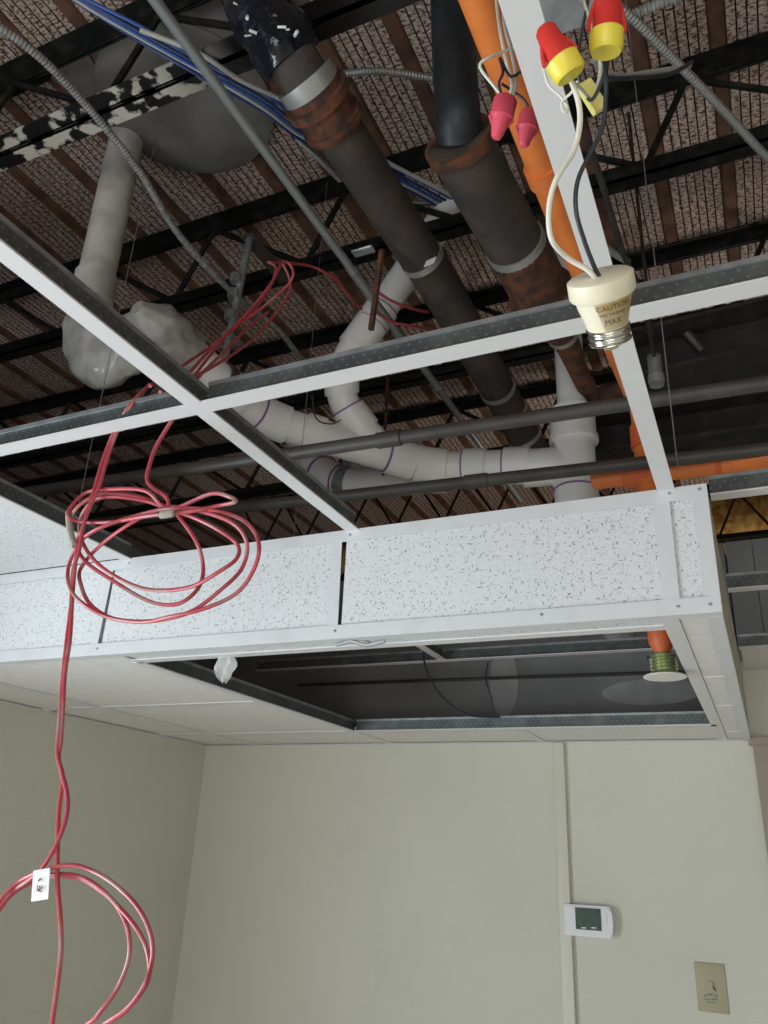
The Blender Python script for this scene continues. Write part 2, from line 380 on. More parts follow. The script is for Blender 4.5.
struct('wall_front', bm, M['wall'])
window('fill_window', (FX0, YF-.10, FZ0), (FX1, YF-.04, FZ1), 'y')  # unseen window added to go with the soft front fill
struct('wall_right', BX((XR, YF, 0), (XR+.12, YB, WT)), M['wall'])
struct('wall_outer_left', BX((X0-.1, YF-.2, 0), (X0, Y1, ZD+.1)), M['deckback'])
struct('wall_outer_right', BX((X1, YF-.2, 0), (X1+.1, Y1, ZD+.1)), M['deckback'])
struct('wall_outer_back', BX((X0, Y1, 0), (X1, Y1+.1, ZD+.1)), M['deckback'])
struct('wall_outer_front', BX((X0, YF-.3, WT), (X1, YF-.2, ZD+.1)), M['deckback'])
# roof deck: backing, fluted boards between rust-brown ribs
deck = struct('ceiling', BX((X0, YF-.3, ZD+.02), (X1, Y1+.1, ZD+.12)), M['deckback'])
pitch = .2075; rw = .045
def deck_board():
    bm = bmesh.new(); Wd = pitch-rw; n = 6; st = Wd/n; pr = []
    for i in range(n):
        x0 = i*st; pr += [(x0+.0022, .0), (x0+st-.0022, .0), (x0+st-.0018, .022), (x0+st+.0018, .022)]
    pr = pr[:-2]; ys = [YF-.1+k*(Y1-YF+.1)/3 for k in range(4)]
    rows = [[bm.verts.new((px, y, pz)) for px, pz in pr] for y in ys]
    for a, b in zip(rows, rows[1:]):
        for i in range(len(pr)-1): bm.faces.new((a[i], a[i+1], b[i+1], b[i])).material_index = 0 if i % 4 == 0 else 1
    return bm
def deck_rib():
    bm = bmesh.new(); h = rw/2
    pr = [(-h, .02), (-h, -.004), (-h*.75, -.012), (h*.75, -.012), (h, -.004), (h, .02)]
    rows = [[bm.verts.new((px, y, pz)) for px, pz in pr] for y in (YF-.1, Y1)]
    for i in range(5): bm.faces.new((rows[0][i], rows[0][i+1], rows[1][i+1], rows[1][i]))
    return bm
first = None; k0 = int((X0+.075)/pitch)
for k in range(k0, int((X1+.075)/pitch)):
    x = -.075+k*pitch
    if first is None:
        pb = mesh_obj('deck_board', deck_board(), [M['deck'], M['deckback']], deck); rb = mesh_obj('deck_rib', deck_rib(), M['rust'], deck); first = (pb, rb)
    else:
        pb = first[0].copy(); rb = first[1].copy(); C.objects.link(pb); C.objects.link(rb)
    pb.location = (x+rw/2, 0, ZD); rb.location = (x, 0, ZD)
# roof drain sump pans and stained sheets let into the deck
o = tag(mesh_obj('sump_pan', lathe([(.27, .02), (.275, -.012), (.25, -.022), (.1, -.028), (.0, -.03)], PZ(186, 102, 2.135), (0, 0, 1), 40), M['pan'], None, True),
        'round grey roof drain sump pan above the tall dull white pipe', 'drain pan')
def plate_px(name, pts, z, m, label, cat):
    bm = bmesh.new(); P = [PZ(*q, z) for q in pts]; a = [bm.verts.new(p) for p in P]; b = [bm.verts.new(p+Vector((0, 0, .012))) for p in P]
    bm.faces.new(a); bm.faces.new(b[::-1]); n = len(P)
    for i in range(n): bm.faces.new((a[i], a[(i+1) % n], b[(i+1) % n], b[i]))
    return tag(mesh_obj(name, bm, m), label, cat)
plate_px('deck_patch', [(50, 78), (82, 45), (118, 100), (98, 112)], 2.128, M['pan'], 'small grey sheet patching the deck behind the flaking beam, left one', 'patch')
plate_px('deck_patch', [(84, 45), (170, 18), (178, 60), (120, 100)], 2.128, M['panbrown'], 'grey sheet with a reddish stain beside the blue cables', 'patch')
plate_px('deck_patch', [(178, 14), (240, -10), (262, 48), (200, 66)], 2.128, M['pan'], 'plain grey sheet on the deck between conduit and tarred elbow', 'patch')

# ------------------------------------------------------------------ bar joists
def angle_bar(bm, xa, xb, y, z, side, up):   # one L of a double angle chord
    t = .005; l = .045; g = .0025
    ya = y+side*g; yb = y+side*(g+l)
    box(bm, (xa, min(ya, yb), z if up else z-t), (xb, max(ya, yb), z+t if up else z))
    box(bm, (xa, min(ya, ya+side*t), z if up else z-l), (xb, max(ya, ya+side*t), z+l if up else z))
JL = {1.075: 'black bar joist with flaking white paint, nearest the camera', 1.83: 'black bar joist, second from the camera, over the vertical white pipe bend',
      2.60: 'black bar joist, third from the camera, above the white elbow', 3.37: 'black bar joist over the partition wall, fourth from the camera',
      4.14: 'black bar joist beyond the partition wall, fifth from the camera', 4.90: 'farthest black bar joist, in front of the amber insulation'}
for j, (Y, lab) in enumerate(JL.items()):
    t = thing('bar_joist', lab, 'joist', (-1, Y, ZJ), 'bar joists under the roof deck')
    bmt = bmesh.new(); bmb = bmesh.new()
    for s in (-1, 1): angle_bar(bmt, X0, X1, Y, ZD-.012, s, False); angle_bar(bmb, X0, X1, Y, ZJ, s, True)
    mesh_obj('top_chord', bmt, M['black'], t)
    o = mesh_obj('bottom_chord', bmb, M['peel'] if j == 0 else M['black'], t)
    if j == 0: o['label'] = 'bottom chord with white paint flaking off in patches'
    ph = .555 if j < 4 else .32; off = -1.21 + (.35 if j == 0 else .2*(j-1)); k = -7
    rod = None
    while off+k*ph < 1.6:
        xb = off+k*ph; xt = xb+ph*.25+(.0 if j < 4 else .06); xt0 = xt-ph
        for (a, b) in ((xt0, xb), (xb, xt)):
            q = ((a, ZD-.04), (b, ZJ+.02)) if a == xt0 else ((a, ZJ+.02), (b, ZD-.04))
            mesh_obj('web_rod', TB([Vector((q[0][0], Y, q[0][1])), Vector((q[1][0], Y, q[1][1]))], .0105 if j < 4 else .008, 6), M['black'], t)
        k += 1
o = tag(mesh_obj('insulation_batt', bevelled((-3.2, 5.02, 3.50), (2.6, 5.26, ZD-.01), .03, 2), M['insul']), 'amber fibreglass insulation batt seen through the farthest joist', 'insulation')

# ------------------------------------------------------------------ long steel members low in the void
def beam(z, pa, pb, h, wd, label, name='steel_beam'):
    a, b = PZ(*pa, z), PZ(*pb, z); d = (b-a); d.z = 0; L = d.length; ang = math.atan2(d.y, d.x)
    t = thing(name, label, 'beam', a)
    def part(nm, lo, hi):
        bm = BX(lo, hi); bmesh.ops.rotate(bm, verts=bm.verts, cent=(0, 0, 0), matrix=Matrix.Rotation(ang, 3, 'Z')); bmesh.ops.translate(bm, verts=bm.verts, vec=a)
        mesh_obj(nm, bm, M['dark'], t)
    part('bottom_flange', (0, 0, 0), (L, wd, .012)); part('top_flange', (0, 0, h-.012), (L, wd, h)); part('web', (0, wd/2-.006, .012), (L, wd/2+.006, h-.012))
    return t
beam(1.36, (622, 378), (900, 318), .17, .20, 'dark steel beam crossing behind the upper steel tube, right half')
beam(1.28, (560, 456), (900, 408), .15, .20, 'dark steel beam between the two steel tubes, right half')
def straight(name, a, b, r, m, label, cat, seg=16, ext0=0, ext1=0):
    d = (b-a).normalized(); a = a-d*ext0; b = b+d*ext1
    t = thing(name, label, cat, a); mesh_obj('tube', TB([a, b], r, seg), m, t, True); return t, a, b
for (pa, pb, z, lab) in (((140, 476), (768, 383), .84, 'upper dull steel pipe crossing in front of the white drain'), ((262, 505), (768, 449), .84, 'lower dull steel pipe just above the vertical tile panels')):
    t, a, b = straight('steel_pipe', PZ(*pa, z), PZ(*pb, z), .0155, M['tubesteel'], lab, 'pipe', ext0=.75, ext1=1.2)
    for f in (.42, .8):
        q = a.lerp(b, f); dd = (b-a).normalized()
        mesh_obj('pipe_coupling', TB([q-dd*.028, q+dd*.028], .0185, 16), M['tubesteel'], t, True)

# ------------------------------------------------------------------ pipework
def ring(P, s, hw, R, m, name, parent, seg=28):
    q = sub(P, s-hw, s+hw); return mesh_obj(name, TB(q, R, seg), m, parent, True)
def pipe(name, label, P, r, m, seg=28, cat='pipe', body='pipe_run'):
    t = thing(name, label, cat, P[0]); mesh_obj(body, TB(P, r, seg), m, t, True); return t
RP = .057
# tall dull pipe and its bagged elbow
vx = PZ(110, 215, 1.80)
VX, VY = -1.66, 1.38
P0 = PZ(152, 322, 1.272)
P = fillet([(VX, VY, EYE.z+2.13), (VX+.01, VY, EYE.z+1.29), (P0.x-.01, VY-.01, EYE.z+1.27), P0, PZ(200, 365, 1.25)], .13, 10)
P = [Vector(p) for p in P]
t = pipe('vertical_drain_pipe', 'tall dull white plastic pipe dropping from the round sump pan', P, RP*.95, M['oldpvc'])
ring(P, nearpx(P, 98, 285), .045, RP+.005, M['oldpvc'], 'coupling', t)
def crumple(P, R, amp, seg=40, freq=14, seed=0, sag=0):
    bm = bmesh.new(); rings = tube(bm, P, R, seg); cen = list(P); n = len(P)
    for i, rg in enumerate(rings):
        for v in rg:
            d = v.co-cen[i]; nn = noise.noise(v.co*freq+Vector((seed, 0, 0)))+.7*abs(noise.noise(v.co*freq*2.3+Vector((0, seed, 0))))
            lo = max(0, -d.normalized().z)
            v.co = cen[i]+d*(1+amp*nn)-Vector((0, 0, sag*lo*math.sin(math.pi*i/(n-1))))
    return bm
s0 = nearpx(P, 92, 305); L = arclen(P)[-1]; s1 = s0+(L-s0)*.62
Q2 = [sub(P, s0+(s1-s0)*i/30, s0+(s1-s0)*i/30+.001)[0] for i in range(31)]
bm = crumple(Q2, lambda i: RP*1.02+.008*math.sin(math.pi*min(1, i/30))**.6, .20, 64, 17, 0, .075)
bag = tag(mesh_obj('plastic_bag', bm, M['bag'], None, True), 'cloudy crumpled plastic bag wrapped round the elbow below the vertical pipe', 'bag')
# main drain
P = fillet([PZ(150, 320, 1.272), PZ(262, 418, 1.22), PZ(335, 440, 1.19), PZ(432, 468, 1.17), PZ(575, 464, 1.14)], .10, 6)
t = pipe('main_drain_pipe', 'bright white drain pipe zigzagging under the joists with purple primer rings', P, RP*.93, M['pvc'])
for (x, y, h, pr) in ((232, 397, .035, 1), (270, 424, .05, 1), (312, 437, .03, 0), (398, 459, .045, 1), (430, 468, .055, 0), (478, 467, .035, 1), (523, 466, .04, 1)):
    s = nearpx(P, x, y); ring(P, s, h, RP*.93+.0075, M['pvc'], 'coupling', t)
    if pr: ring(P, s-h-.003, .0028, RP*.93+.005, M['purple'], 'primer_ring', t)
s = 0; e = nearpx(P, 186, 350)
QQ = [P[0]-(P[1]-P[0]).normalized()*.05]+[sub(P, s+(e-s)*i/16, s+(e-s)*i/16+.001)[0] for i in range(17)]
bm = crumple(QQ, lambda i: RP*(.35, .95, 1.1, 1.16)[min(i, 3)], .22, 56, 19, 5)
tag(mesh_obj('plastic_wrap', bm, M['cloth'], None, True), 'grey torn plastic wrap around the start of the bright white drain pipe', 'wrap')
s = nearpx(P, 214, 380)
t2 = thing('pipe_hanger', 'dark clevis hanger with a shiny threaded rod holding the white drain', 'hanger', sub(P, s, s+.001)[0])
ring(P, s, .016, RP+.004, M['iron'], 'clevis_band', t2)
q = sub(P, s, s+.001)[0]
rodt = Vector((q.x+.01, q.y+.03, ZJ-.005)); mesh_obj('beam_bracket', BX((q.x-.015, q.y+.01, ZJ-.006), (q.x+.035, 1.86, ZJ)), M['iron'], t2); mesh_obj('threaded_rod', TB([q+Vector((0, 0, RP)), rodt], .012, 12), M['galv'], t2, True)
for zz in (.14, .22, .30, .36): mesh_obj('rod_nut', TB([q+Vector((0, 0, zz)), q+Vector((0, 0, zz+.03))], .018, 6), M['galv'], t2)
# branch rising to the upper right
P = fillet([PZ(452, 205, 1.95), PZ(385, 305, 1.62), PZ(344, 362, 1.42), PZ(340, 400, 1.32), PZ(372, 440, 1.21), PZ(396, 462, 1.17)], .12, 8)
t = pipe('branch_drain_pipe', 'white branch pipe bending down from behind the iron pipe into the drain', P, RP*.86, M['pvc'])
for (x, y, h) in ((362, 335, .05), (341, 380, .045), (350, 425, .045), (380, 318, .03)):
    s = nearpx(P, x, y); ring(P, s, h, RP*.86+.007, M['pvc'], 'coupling', t); ring(P, s-h-.003, .0026, RP*.86+.005, M['purple'], 'primer_ring', t)
# lower return behind
P = fillet([PZ(296, 432, 1.62), PZ(308, 462, 1.42), PZ(340, 484, 1.30), PZ(415, 480, 1.27), PZ(470, 470, 1.19)], .10, 8)
t = pipe('lower_drain_pipe', 'shaded greyish white pipe behind and below the main drain', P, RP, M['pvc'])
for (x, y, h) in ((312, 466, .04), (328, 482, .035), (440, 476, .03)):
    s = nearpx(P, x, y); ring(P, s, h, RP+.007, M['pvc'], 'coupling', t); ring(P, s+h+.003, .0028, RP+.005, M['purple'], 'primer_ring', t)
s = nearpx(P, 345, 484); q = sub(P, s, s+.001)[0]
t2 = thing('strap_hanger', 'grey flat strap looped round the shaded lower pipe', 'hanger', q); ring(P, s, .022, RP+.005, M['galv'], 'strap', t2)
mesh_obj('strap_tail', BX((q.x-.02, q.y-.003, q.z+RP), (q.x+.02, q.y+.001, ZD)), M['galv'], t2)
q = PZ(391, 478, 1.27)
t2 = thing('hanger_rod', 'rust brown threaded rod beside the lower white pipe', 'rod', q); mesh_obj('rod', TB([q-Vector((0, 0.07, .02)), Vector((q.x, q.y-.07, ZD))], .006, 8), M['rusty'], t2, True)
# wye and stack at the right end
J = PZ(575, 464, 1.14)
st = thing('soil_stack_wye', 'white vertical stack with a wide hub, right end of the main drain', 'pipe', J)
top = PY(569, 350, J.y)
mesh_obj('riser_pipe', TB([Vector((J.x, J.y, J.z+.10)), Vector((J.x+.0, J.y, ZD-.02))], .046, 28), M['pvc'], st, True)
mesh_obj('hub', TB([Vector((J.x, J.y, J.z+.085)), Vector((J.x, J.y, J.z+.19))], RP+.014, 32), M['pvc'], st, True)
mesh_obj('hub_lip', TB([Vector((J.x, J.y, J.z+.075)), Vector((J.x, J.y, J.z+.092))], RP+.020, 32), M['pvc'], st, True)
mesh_obj('wye_body', TB([Vector((J.x, J.y, J.z-.09)), Vector((J.x, J.y, J.z+.09))], RP+.007, 32), M['pvc'], st, True)
mesh_obj('sweep', TB(fillet([J-Vector((.16, 0.02, .0)), J+Vector((-.03, 0, -.0)), J+Vector((0, 0, -.09))], .08, 6), RP+.004, 28), M['pvc'], st, True)
mesh_obj('lower_coupling', TB([Vector((J.x, J.y, J.z-.20)), Vector((J.x, J.y, J.z-.09))], RP+.010, 32), M['pvc'], st, True)
mesh_obj('primer_ring', TB([Vector((J.x, J.y, J.z-.094)), Vector((J.x, J.y, J.z-.088))], RP+.0115, 32), M['purple'], st, True)
mesh_obj('outlet_bend', TB(fillet([Vector((J.x, J.y, J.z-.19)), Vector((J.x, J.y, J.z-.33)), Vector((J.x, YB+.03, J.z-.36))], .10, 8), RP, 28), M['pvc'], st, True)

# cast iron pipe, left one, with tarred elbow
RI = .061
P = fillet([PZ(232, -60, 2.12), PZ(262, 15, 1.74), PZ(300, 72, 1.64), PZ(440, 286, 1.55), PZ(506, 404, 1.50), PZ(533, 452, 1.40)], .12, 8)
t = pipe('cast_iron_pipe', 'long dark cast iron pipe from the tarred elbow, left of the two', P, RI, M['iron'], 32)
s = nearpx(P, 330, 122); e0 = nearpx(P, 303, 84)
mesh_obj('rusted_hub', TB(sub(P, e0, s+.02), RI+.010, 32), M['rusty'], t, True)['label'] = 'rusted iron hub'
ring(P, nearpx(P, 322, 108), .010, RI+.024, M['rusty'], 'hub_lip', t); ring(P, nearpx(P, 334, 124), .008, RI+.018, M['rusty'], 'hub_lip', t)
def band(P, x, y, R, t, w=.011, tail=False):
    s = nearpx(P, x, y); ring(P, s, w, R, M['band'], 'clamp_band', t)
    a, b = sub(P, s-w*.6, s+w*.6)[0], sub(P, s-w*.6, s+w*.6)[-1]; c = (a+b)/2; ax = (b-a).normalized()
    if tail:
        sd = (RT-ax*RT.dot(ax)).normalized(); bm = bmesh.new(); p0 = c+sd*R-UP*.0
        tube(bm, [p0-UP*.02, p0+sd*.014-UP*.005, p0+sd*.016+UP*.02], .006, 8); mesh_obj('band_screw', bm, M['band'], t, True)
band(P, 304, 86, RI+.013, t, .013); band(P, 416, 262, RI+.003, t, .010)
q = PZ(430, 262, 1.48); bm = bmesh.new(); box(bm, (-.022, -.001, -.010), (.022, .001, .010)); bmesh.ops.rotate(bm, verts=bm.verts, cent=(0, 0, 0), matrix=Matrix.Rotation(.35, 3, 'Y') @ Matrix.Rotation(-.5, 3, 'Z')); bmesh.ops.translate(bm, verts=bm.verts, vec=q); mesh_obj('folded_strap_end', bm, M['paper'], t)
if 1: pass; band(P, 492, 392, RI+.003, t, .010); band(P, 504, 414, RI+.003, t, .008); band(P, 524, 438, RI+.003, t, .008)
s1 = nearpx(P, 292, 62)
QQ = [sub(P, s1*i/24, s1*i/24+.001)[0] for i in range(25)]
bm = crumple(QQ, lambda i: RI+.012, .22, 44, 22, 3)
mesh_obj('tar_coating', bm, M['tar'], t, True)['label'] = 'lumpy glossy black tar with white paint flecks'
bm = bmesh.new()
for i in range(16):                    # paint drips on the tar
    x, y = random.choice([(250+random.random()*45, -5+random.random()*60)]); q = PZ(x, y, 1.62); c = sub(P, nearpx(P, x, y), nearpx(P, x, y)+.001)[0]
    d = (q-c); d = (EYE-c).normalized()+RT*random.uniform(-.7, .7)+UP*random.uniform(-.5, .5); d.normalize(); q = c+d*(RI+.019)
    tube(bm, [q, q+Vector((random.uniform(-.02, .02), random.uniform(-.015, .015), random.uniform(-.02, .01)))], random.uniform(.002, .0045), 6)
mesh_obj('paint_flecks', bm, M['paper'], t, True)['kind'] = 'stuff'
s = nearpx(P, 327, 8)
# bright band on the neighbouring elbow at the top edge
P = fillet([PZ(262, 22, 1.80), PZ(318, 2, 1.86), PZ(372, -22, 1.92)], .08, 6)
t2 = pipe('iron_branch_pipe', 'dark iron branch leaving the tarred elbow to the right at the top edge', P, .045, M['iron'], 24)
ring(P, nearpx(P, 318, 4), .022, .051, M['band'], 'clamp_band', t2)

# second cast iron pipe and the black insulated riser
RI = .073
P = fillet([PZ(457, 138, 1.46), PZ(468, 160, 1.45), PZ(528, 268, 1.42), PZ(546, 303, 1.41)], .05, 4)
t = pipe('cast_iron_pipe', 'dark cast iron pipe, right one, below the black rubber covered pipe', P, RI, M['iron'], 36)
a = nearpx(P, 516, 247)
mesh_obj('rusted_hub', TB(sub(P, a+.01, 9), RI+.005, 36), M['rusty'], t, True)['label'] = 'orange rusted hub end'
ring(P, nearpx(P, 541, 295), .012, RI+.018, M['rusty'], 'hub_lip', t)
band(P, 513, 241, RI+.005, t, .012, False)
P2 = fillet([PZ(541, 296, 1.41), PZ(560, 330, 1.40), PZ(574, 358, 1.40)], .05, 4)
mesh_obj('reducer', TB(P2, lambda i: RI*.86-.030*i/(len(P2)-1), 32), M['rusty'], t, True)
ring(P2, nearpx(P2, 558, 337), .008, RI*.62, M['band'], 'clamp_band', t)
P3 = fillet([PZ(566, 346, 1.40), PZ(592, 398, 1.39), PZ(630, 388, 1.42)], .03, 4)
mesh_obj('tail_pipe', TB(P3, .030, 24), M['rusty'], t, True)
mesh_obj('rusted_rim', TB(sub(P, 0, .03), RI+.007, 36), M['rusty'], t, True)['label'] = 'rusted open rim'
P = fillet([PZ(450, -40, 1.98), PZ(454, 60, 1.66), PZ(458, 118, 1.48), PZ(459, 141, 1.455)], .10, 6)
t = pipe('insulated_pipe', 'black rubber covered pipe going up into the right iron pipe', P, .050, M['rubber'], 32)
ring(P, nearpx(P, 459, 128), .01, .0525, M['rubber'], 'insulation_seam', t)

# orange sprinkler pipe
RO = .0245; ZO = 1.04
hd = PZ(665, 677, .372)                # sprinkler cover plate
P = fillet([PZ(462, -45, ZO), PZ(560, 215, ZO), Vector((hd.x+.002, hd.y, EYE.z+ZO)), Vector((hd.x+.002, hd.y, EYE.z+.86))], .05, 8)
t = pipe('sprinkler_pipe', 'long orange sprinkler pipe running beside the white ceiling tee', P, RO, M['orange'], 24)
ring(P, nearpx(P, 636, 436), .03, RO+.006, M['orangedark'], 'elbow_socket', t)
ring(P, nearpx(P, 545, 165), .018, RO+.005, M['orange'], 'coupling', t)
a, b = Vector((hd.x, hd.y, EYE.z+.86)), PZ(768, 458, .83)
P = [a-(b-a).normalized()*.13, a, b, b+(b-a)*2.2]
t = pipe('sprinkler_branch_pipe', 'orange sprinkler pipe heading right above the corner of the soffit', P, RO, M['orange'], 24)
ring(P, .13, .05, RO+.007, M['orangedark'], 'tee_fitting', t); ring(P, .30, .006, RO+.004, M['orangedark'], 'coupling', t)
hx, hy, hz = hd
t = thing('fire_sprinkler', 'concealed sprinkler head with round white cover plate under an orange drop', 'sprinkler', hd)
mesh_obj('drop_pipe', TB([Vector((hx, hy, EYE.z+.84)), Vector((hx, hy, hz+.10))], RO, 24), M['orange'], t, True)
mesh_obj('reducer', lathe([(RO, .11), (RO+.004, .105), (RO+.003, .075), (.018, .058), (.016, .052)], (hx, hy, hz), (0, 0, 1), 24), M['orangedark'], t, True)
mesh_obj('brass_neck', lathe([(.013, .060), (.013, .050), (.020, .048), (.020, .043)], (hx, hy, hz), (0, 0, 1), 20), M['brass'], t, True)
pr = []
for i in range(33): pr.append((.026+.0035*math.cos(i*math.pi/3), .046-i*.0012))
mesh_obj('threaded_cup', lathe(pr, (hx, hy, hz), (0, 0, 1), 28), M['brass'], t, True)
mesh_obj('latch_tab', BX((hx-.034, hy-.006, hz+.040), (hx-.02, hy+.004, hz+.048)), M['dark'], t)
mesh_obj('cover_plate', lathe([(.0, .004), (.040, .004), (.045, .001), (.045, -.001), (.0, -.002)], (hx, hy, hz), (0, 0, 1), 40), M['plate'], t, True)

# ------------------------------------------------------------------ conduits and cables
P = [PZ(118, -50, 1.52), PZ(345, 262, 1.50), PZ(480, 442, 1.48), PZ(520, 500, 1.47)]
P = [P[0], P[-1]]
t = pipe('steel_conduit', 'straight grey steel conduit from top left towards the white drain', P, .0122, M['emt'], 16, 'conduit', 'conduit_tube')
for x, y in ((346, 264), (424, 366)): ring(P, nearpx(P, x, y), .018, .0150, M['galv'], 'conduit_coupling', t, 16)
q = PZ(355, 256, 1.53)
mesh_obj('strap_clip', bevelled(q+Vector((-.005, -.02, 0)), q+Vector((.06, .01, .008)), .003, 1), M['galv'], t)
def armored(P, r, m, label, name='armoured_cable', pitchl=.0085):
    t = thing(name, label, 'cable', P[0]); L = arclen(P)[-1]; n = max(8, int(L/(pitchl/3)))
    Q = [];Ls = arclen(P); i = 0
    for k in range(n+1):
        s = L*k/n
        while i < len(P)-2 and Ls[i+1] < s: i += 1
        d = Ls[i+1]-Ls[i]; Q.append(P[i].lerp(P[i+1], (s-Ls[i])/d if d else 0))
    mesh_obj('spiral_jacket', TB(Q, lambda k: r*(1.0 if k % 3 else .80), 8), m, t, True); return t
armored(catmull([PZ(-40, 2, 1.66), PZ(0, 27, 1.65), PZ(45, 62, 1.65), PZ(92, 112, 1.66), PZ(140, 172, 1.64), PZ(180, 236, 1.62), PZ(235, 295, 1.62), PZ(278, 330, 1.62), PZ(306, 366, 1.63)]), .0105, M['bxdust'], 'dusty armoured cable looping in front of the vertical white pipe')
armored(catmull([PZ(340, 74, 1.85), PZ(375, 71, 1.85), PZ(405, 74, 1.84), PZ(440, 80, 1.86)]), .010, M['bx'], 'short armoured cable bridging between the two iron pipes near the top')
armored(catmull([PZ(395, 203, 1.95), PZ(420, 203, 1.95), PZ(455, 203, 1.95), PZ(480, 206, 1.95)]), .010, M['bx'], 'shiny armoured cable between the iron pipes beside the blue bundle')
armored(catmull([PZ(296, 138, 1.8), PZ(318, 158, 1.8), PZ(340, 180, 1.82)]), .009, M['bx'], 'stub of armoured cable beside the blue bundle left of the iron pipe')
armored(catmull([PZ(455, 290, 1.66), PZ(470, 306, 1.66), PZ(482, 322, 1.66)]), .009, M['bx'], 'stub of armoured cable emerging right of the long iron pipe')
armored(catmull([PZ(560, -30, 1.45), PZ(625, 12, 1.45), PZ(680, 66, 1.46), PZ(725, 112, 1.47), PZ(768, 158, 1.48), PZ(830, 215, 1.5)]), .0095, M['bx'], 'armoured cable slanting down across the top right corner')
armored(catmull([PZ(612, 30, 1.55), PZ(640, 12, 1.6), PZ(690, -8, 1.6)]), .012, M['bxdust'], 'dusty armoured cable along the top edge, right of the wire connectors')
armored(catmull([PZ(598, 240, 1.25), PZ(612, 252, 1.25), PZ(628, 262, 1.26)]), .008, M['bx'], 'armoured cable stub behind the lamp socket', pitchl=.008)
# blue data cables
def cable(P, r, m, label, name, cat='cable', group=None, seg=8, n=7):
    return tag(mesh_obj(name, TB(catmull(P, n), r, seg), m, None, True), label, cat, group)
bl = [('blue', 0, 'topmost blue data cable of the bundle crossing behind the conduit'), ('bluedark', 5, 'dark blue data cable, second of the bundle behind the conduit'), ('blue', 9, 'bright blue data cable, third of the bundle behind the conduit'),
      ('greycable', 12, 'pale grey cable inside the blue bundle behind the conduit'), ('bluedark', 15, 'lowest dark blue data cable of the bundle behind the conduit')]
for i, (m, dy, lab) in enumerate(bl):
    jt = lambda: random.uniform(-1.5, 1.5)
    P = [PZ(40, -32+dy*.7, 1.72), PZ(80, -6+dy*.7+jt(), 1.72), PZ(140, 26+dy+jt(), 1.70+.004*i), PZ(200, 60+dy+jt(), 1.69), PZ(262, 92+dy*1.2+jt(), 1.72), PZ(300, 120+dy*1.3, 1.76), PZ(340, 142+dy, 1.82), PZ(410, 176+dy, 1.90), PZ(462, 204+dy, 1.94), PZ(540, 240+dy, 2.0)]
    cable(P, .0042 if m != 'greycable' else .0045, M[m], lab, 'data_cable', group='blue data cable bundle')
cable([PZ(140, 30, 1.68), PZ(200, 54, 1.67), PZ(240, 80, 1.70), PZ(290, 104, 1.74), PZ(380, 158, 1.8), PZ(450, 195, 1.82), PZ(500, 225, 1.9)], .006, M['greycable'], 'thicker pale grey cable running above the blue bundle', 'grey_cable')
# thin black and grey hanging wires
for pts, r, m, lab in (
    ([PZ(593, 60, 1.1), PZ(618, 76, 1.15), PZ(650, 72, 1.3), PZ(690, 66, 1.4)], .0045, 'greycable', 'grey wire pair running right towards the joist from the wire connectors'),
    ([PZ(590, 80, 1.1), PZ(630, 78, 1.15), PZ(670, 74, 1.3), PZ(692, 62, 1.4)], .004, 'wireblack', 'black wire along the joist beside the grey wire pair'),
    ([PZ(588, 140, 1.2), PZ(604, 190, 1.2), PZ(622, 250, 1.2), PZ(640, 290, 1.2), PZ(650, 330, 1.22), PZ(655, 362, 1.25)], .0065, 'dark', 'dark flexible tube hanging behind the lamp socket'),
    ([PZ(312, 395, 1.15), PZ(316, 418, 1.12), PZ(330, 424, 1.13), PZ(341, 420, 1.2)], .0022, 'wireblack', 'thin looped black wire beside the white branch pipe')):
    cable(pts, r, M[m], lab, 'loose_wire')
q = PZ(655, 366, 1.22)
t = thing('pipe_nipple', 'short shiny metal coupling hanging right of the white tee', 'fitting', q)
mesh_obj('sleeve', TB([q+Vector((0, 0, .03)), q-Vector((0, 0, .06))], .018, 20), M['galv'], t, True); mesh_obj('support_rod', TB([q, Vector((q.x, q.y, ZD))], .005, 8), M['dark'], t, True); mesh_obj('collar', TB([q-Vector((0, 0, .03)), q-Vector((0, 0, .05))], .021, 20), M['band'], t, True)
for pa, pb, lab in (((686, 332), (702, 350), 'short slanted angle brace hanging from the joist on the right'), ((664, 405), (667, 426), 'short upright steel stub below the upper pipe on the right')):
    tag(mesh_obj('steel_stub', TB([PZ(*pa, 1.5), PZ(*pb, 1.45)], .012, 6), M['tubesteel']), lab, 'bracket')

# ------------------------------------------------------------------ suspended ceiling grid
FWD = .029
def tee(label, a, b, group=None, web=True, name='ceiling_tee', z=None):
    a = Vector(a); b = Vector(b); t = thing(name, label, 'ceiling tee', a, group); ax = 0 if abs(b.x-a.x) > abs(b.y-a.y) else 1
    h = FWD/2
    def bar(lo, hi, z0, z1):
        return BX((a.x, a.y-hi, z0), (b.x, a.y-lo, z1)) if ax == 0 else BX((a.x+lo, a.y, z0), (a.x+hi, b.y, z1))
    mesh_obj('flange', bar(-h, h, a.z-.0015, a.z+.0015), M['white'], t)
    mesh_obj('web', bar(-.0012, .0012, a.z+.0015, a.z+.034), M['web'], t)
    mesh_obj('bulb', bar(-.0035, .0035, a.z+.034, a.z+.041), M['galv'], t)
    return t
XA, XB_, XC = -.720, -.100, -1.320; YC = .838
tee('ceiling tee running away from the camera left of centre, above the hanging coil', (XA, -.5, ZU), (XA, YR, ZU))
tee('broad white ceiling tee passing behind the lamp socket', (XB_, -.5, ZU), (XB_, YR, ZU))
tee('ceiling tee along the edge of the bright upper tile at far left', (XC, -.1, ZU), (XC, YR, ZU))
h = FWD/2
tee('cross tee at left edge from the red cables to the crossing', (XC+h, YC, ZU), (XA-h, YC, ZU))
tee('long cross tee between the crossing and the lamp socket', (XA+h, YC, ZU), (XB_-h, YC, ZU))
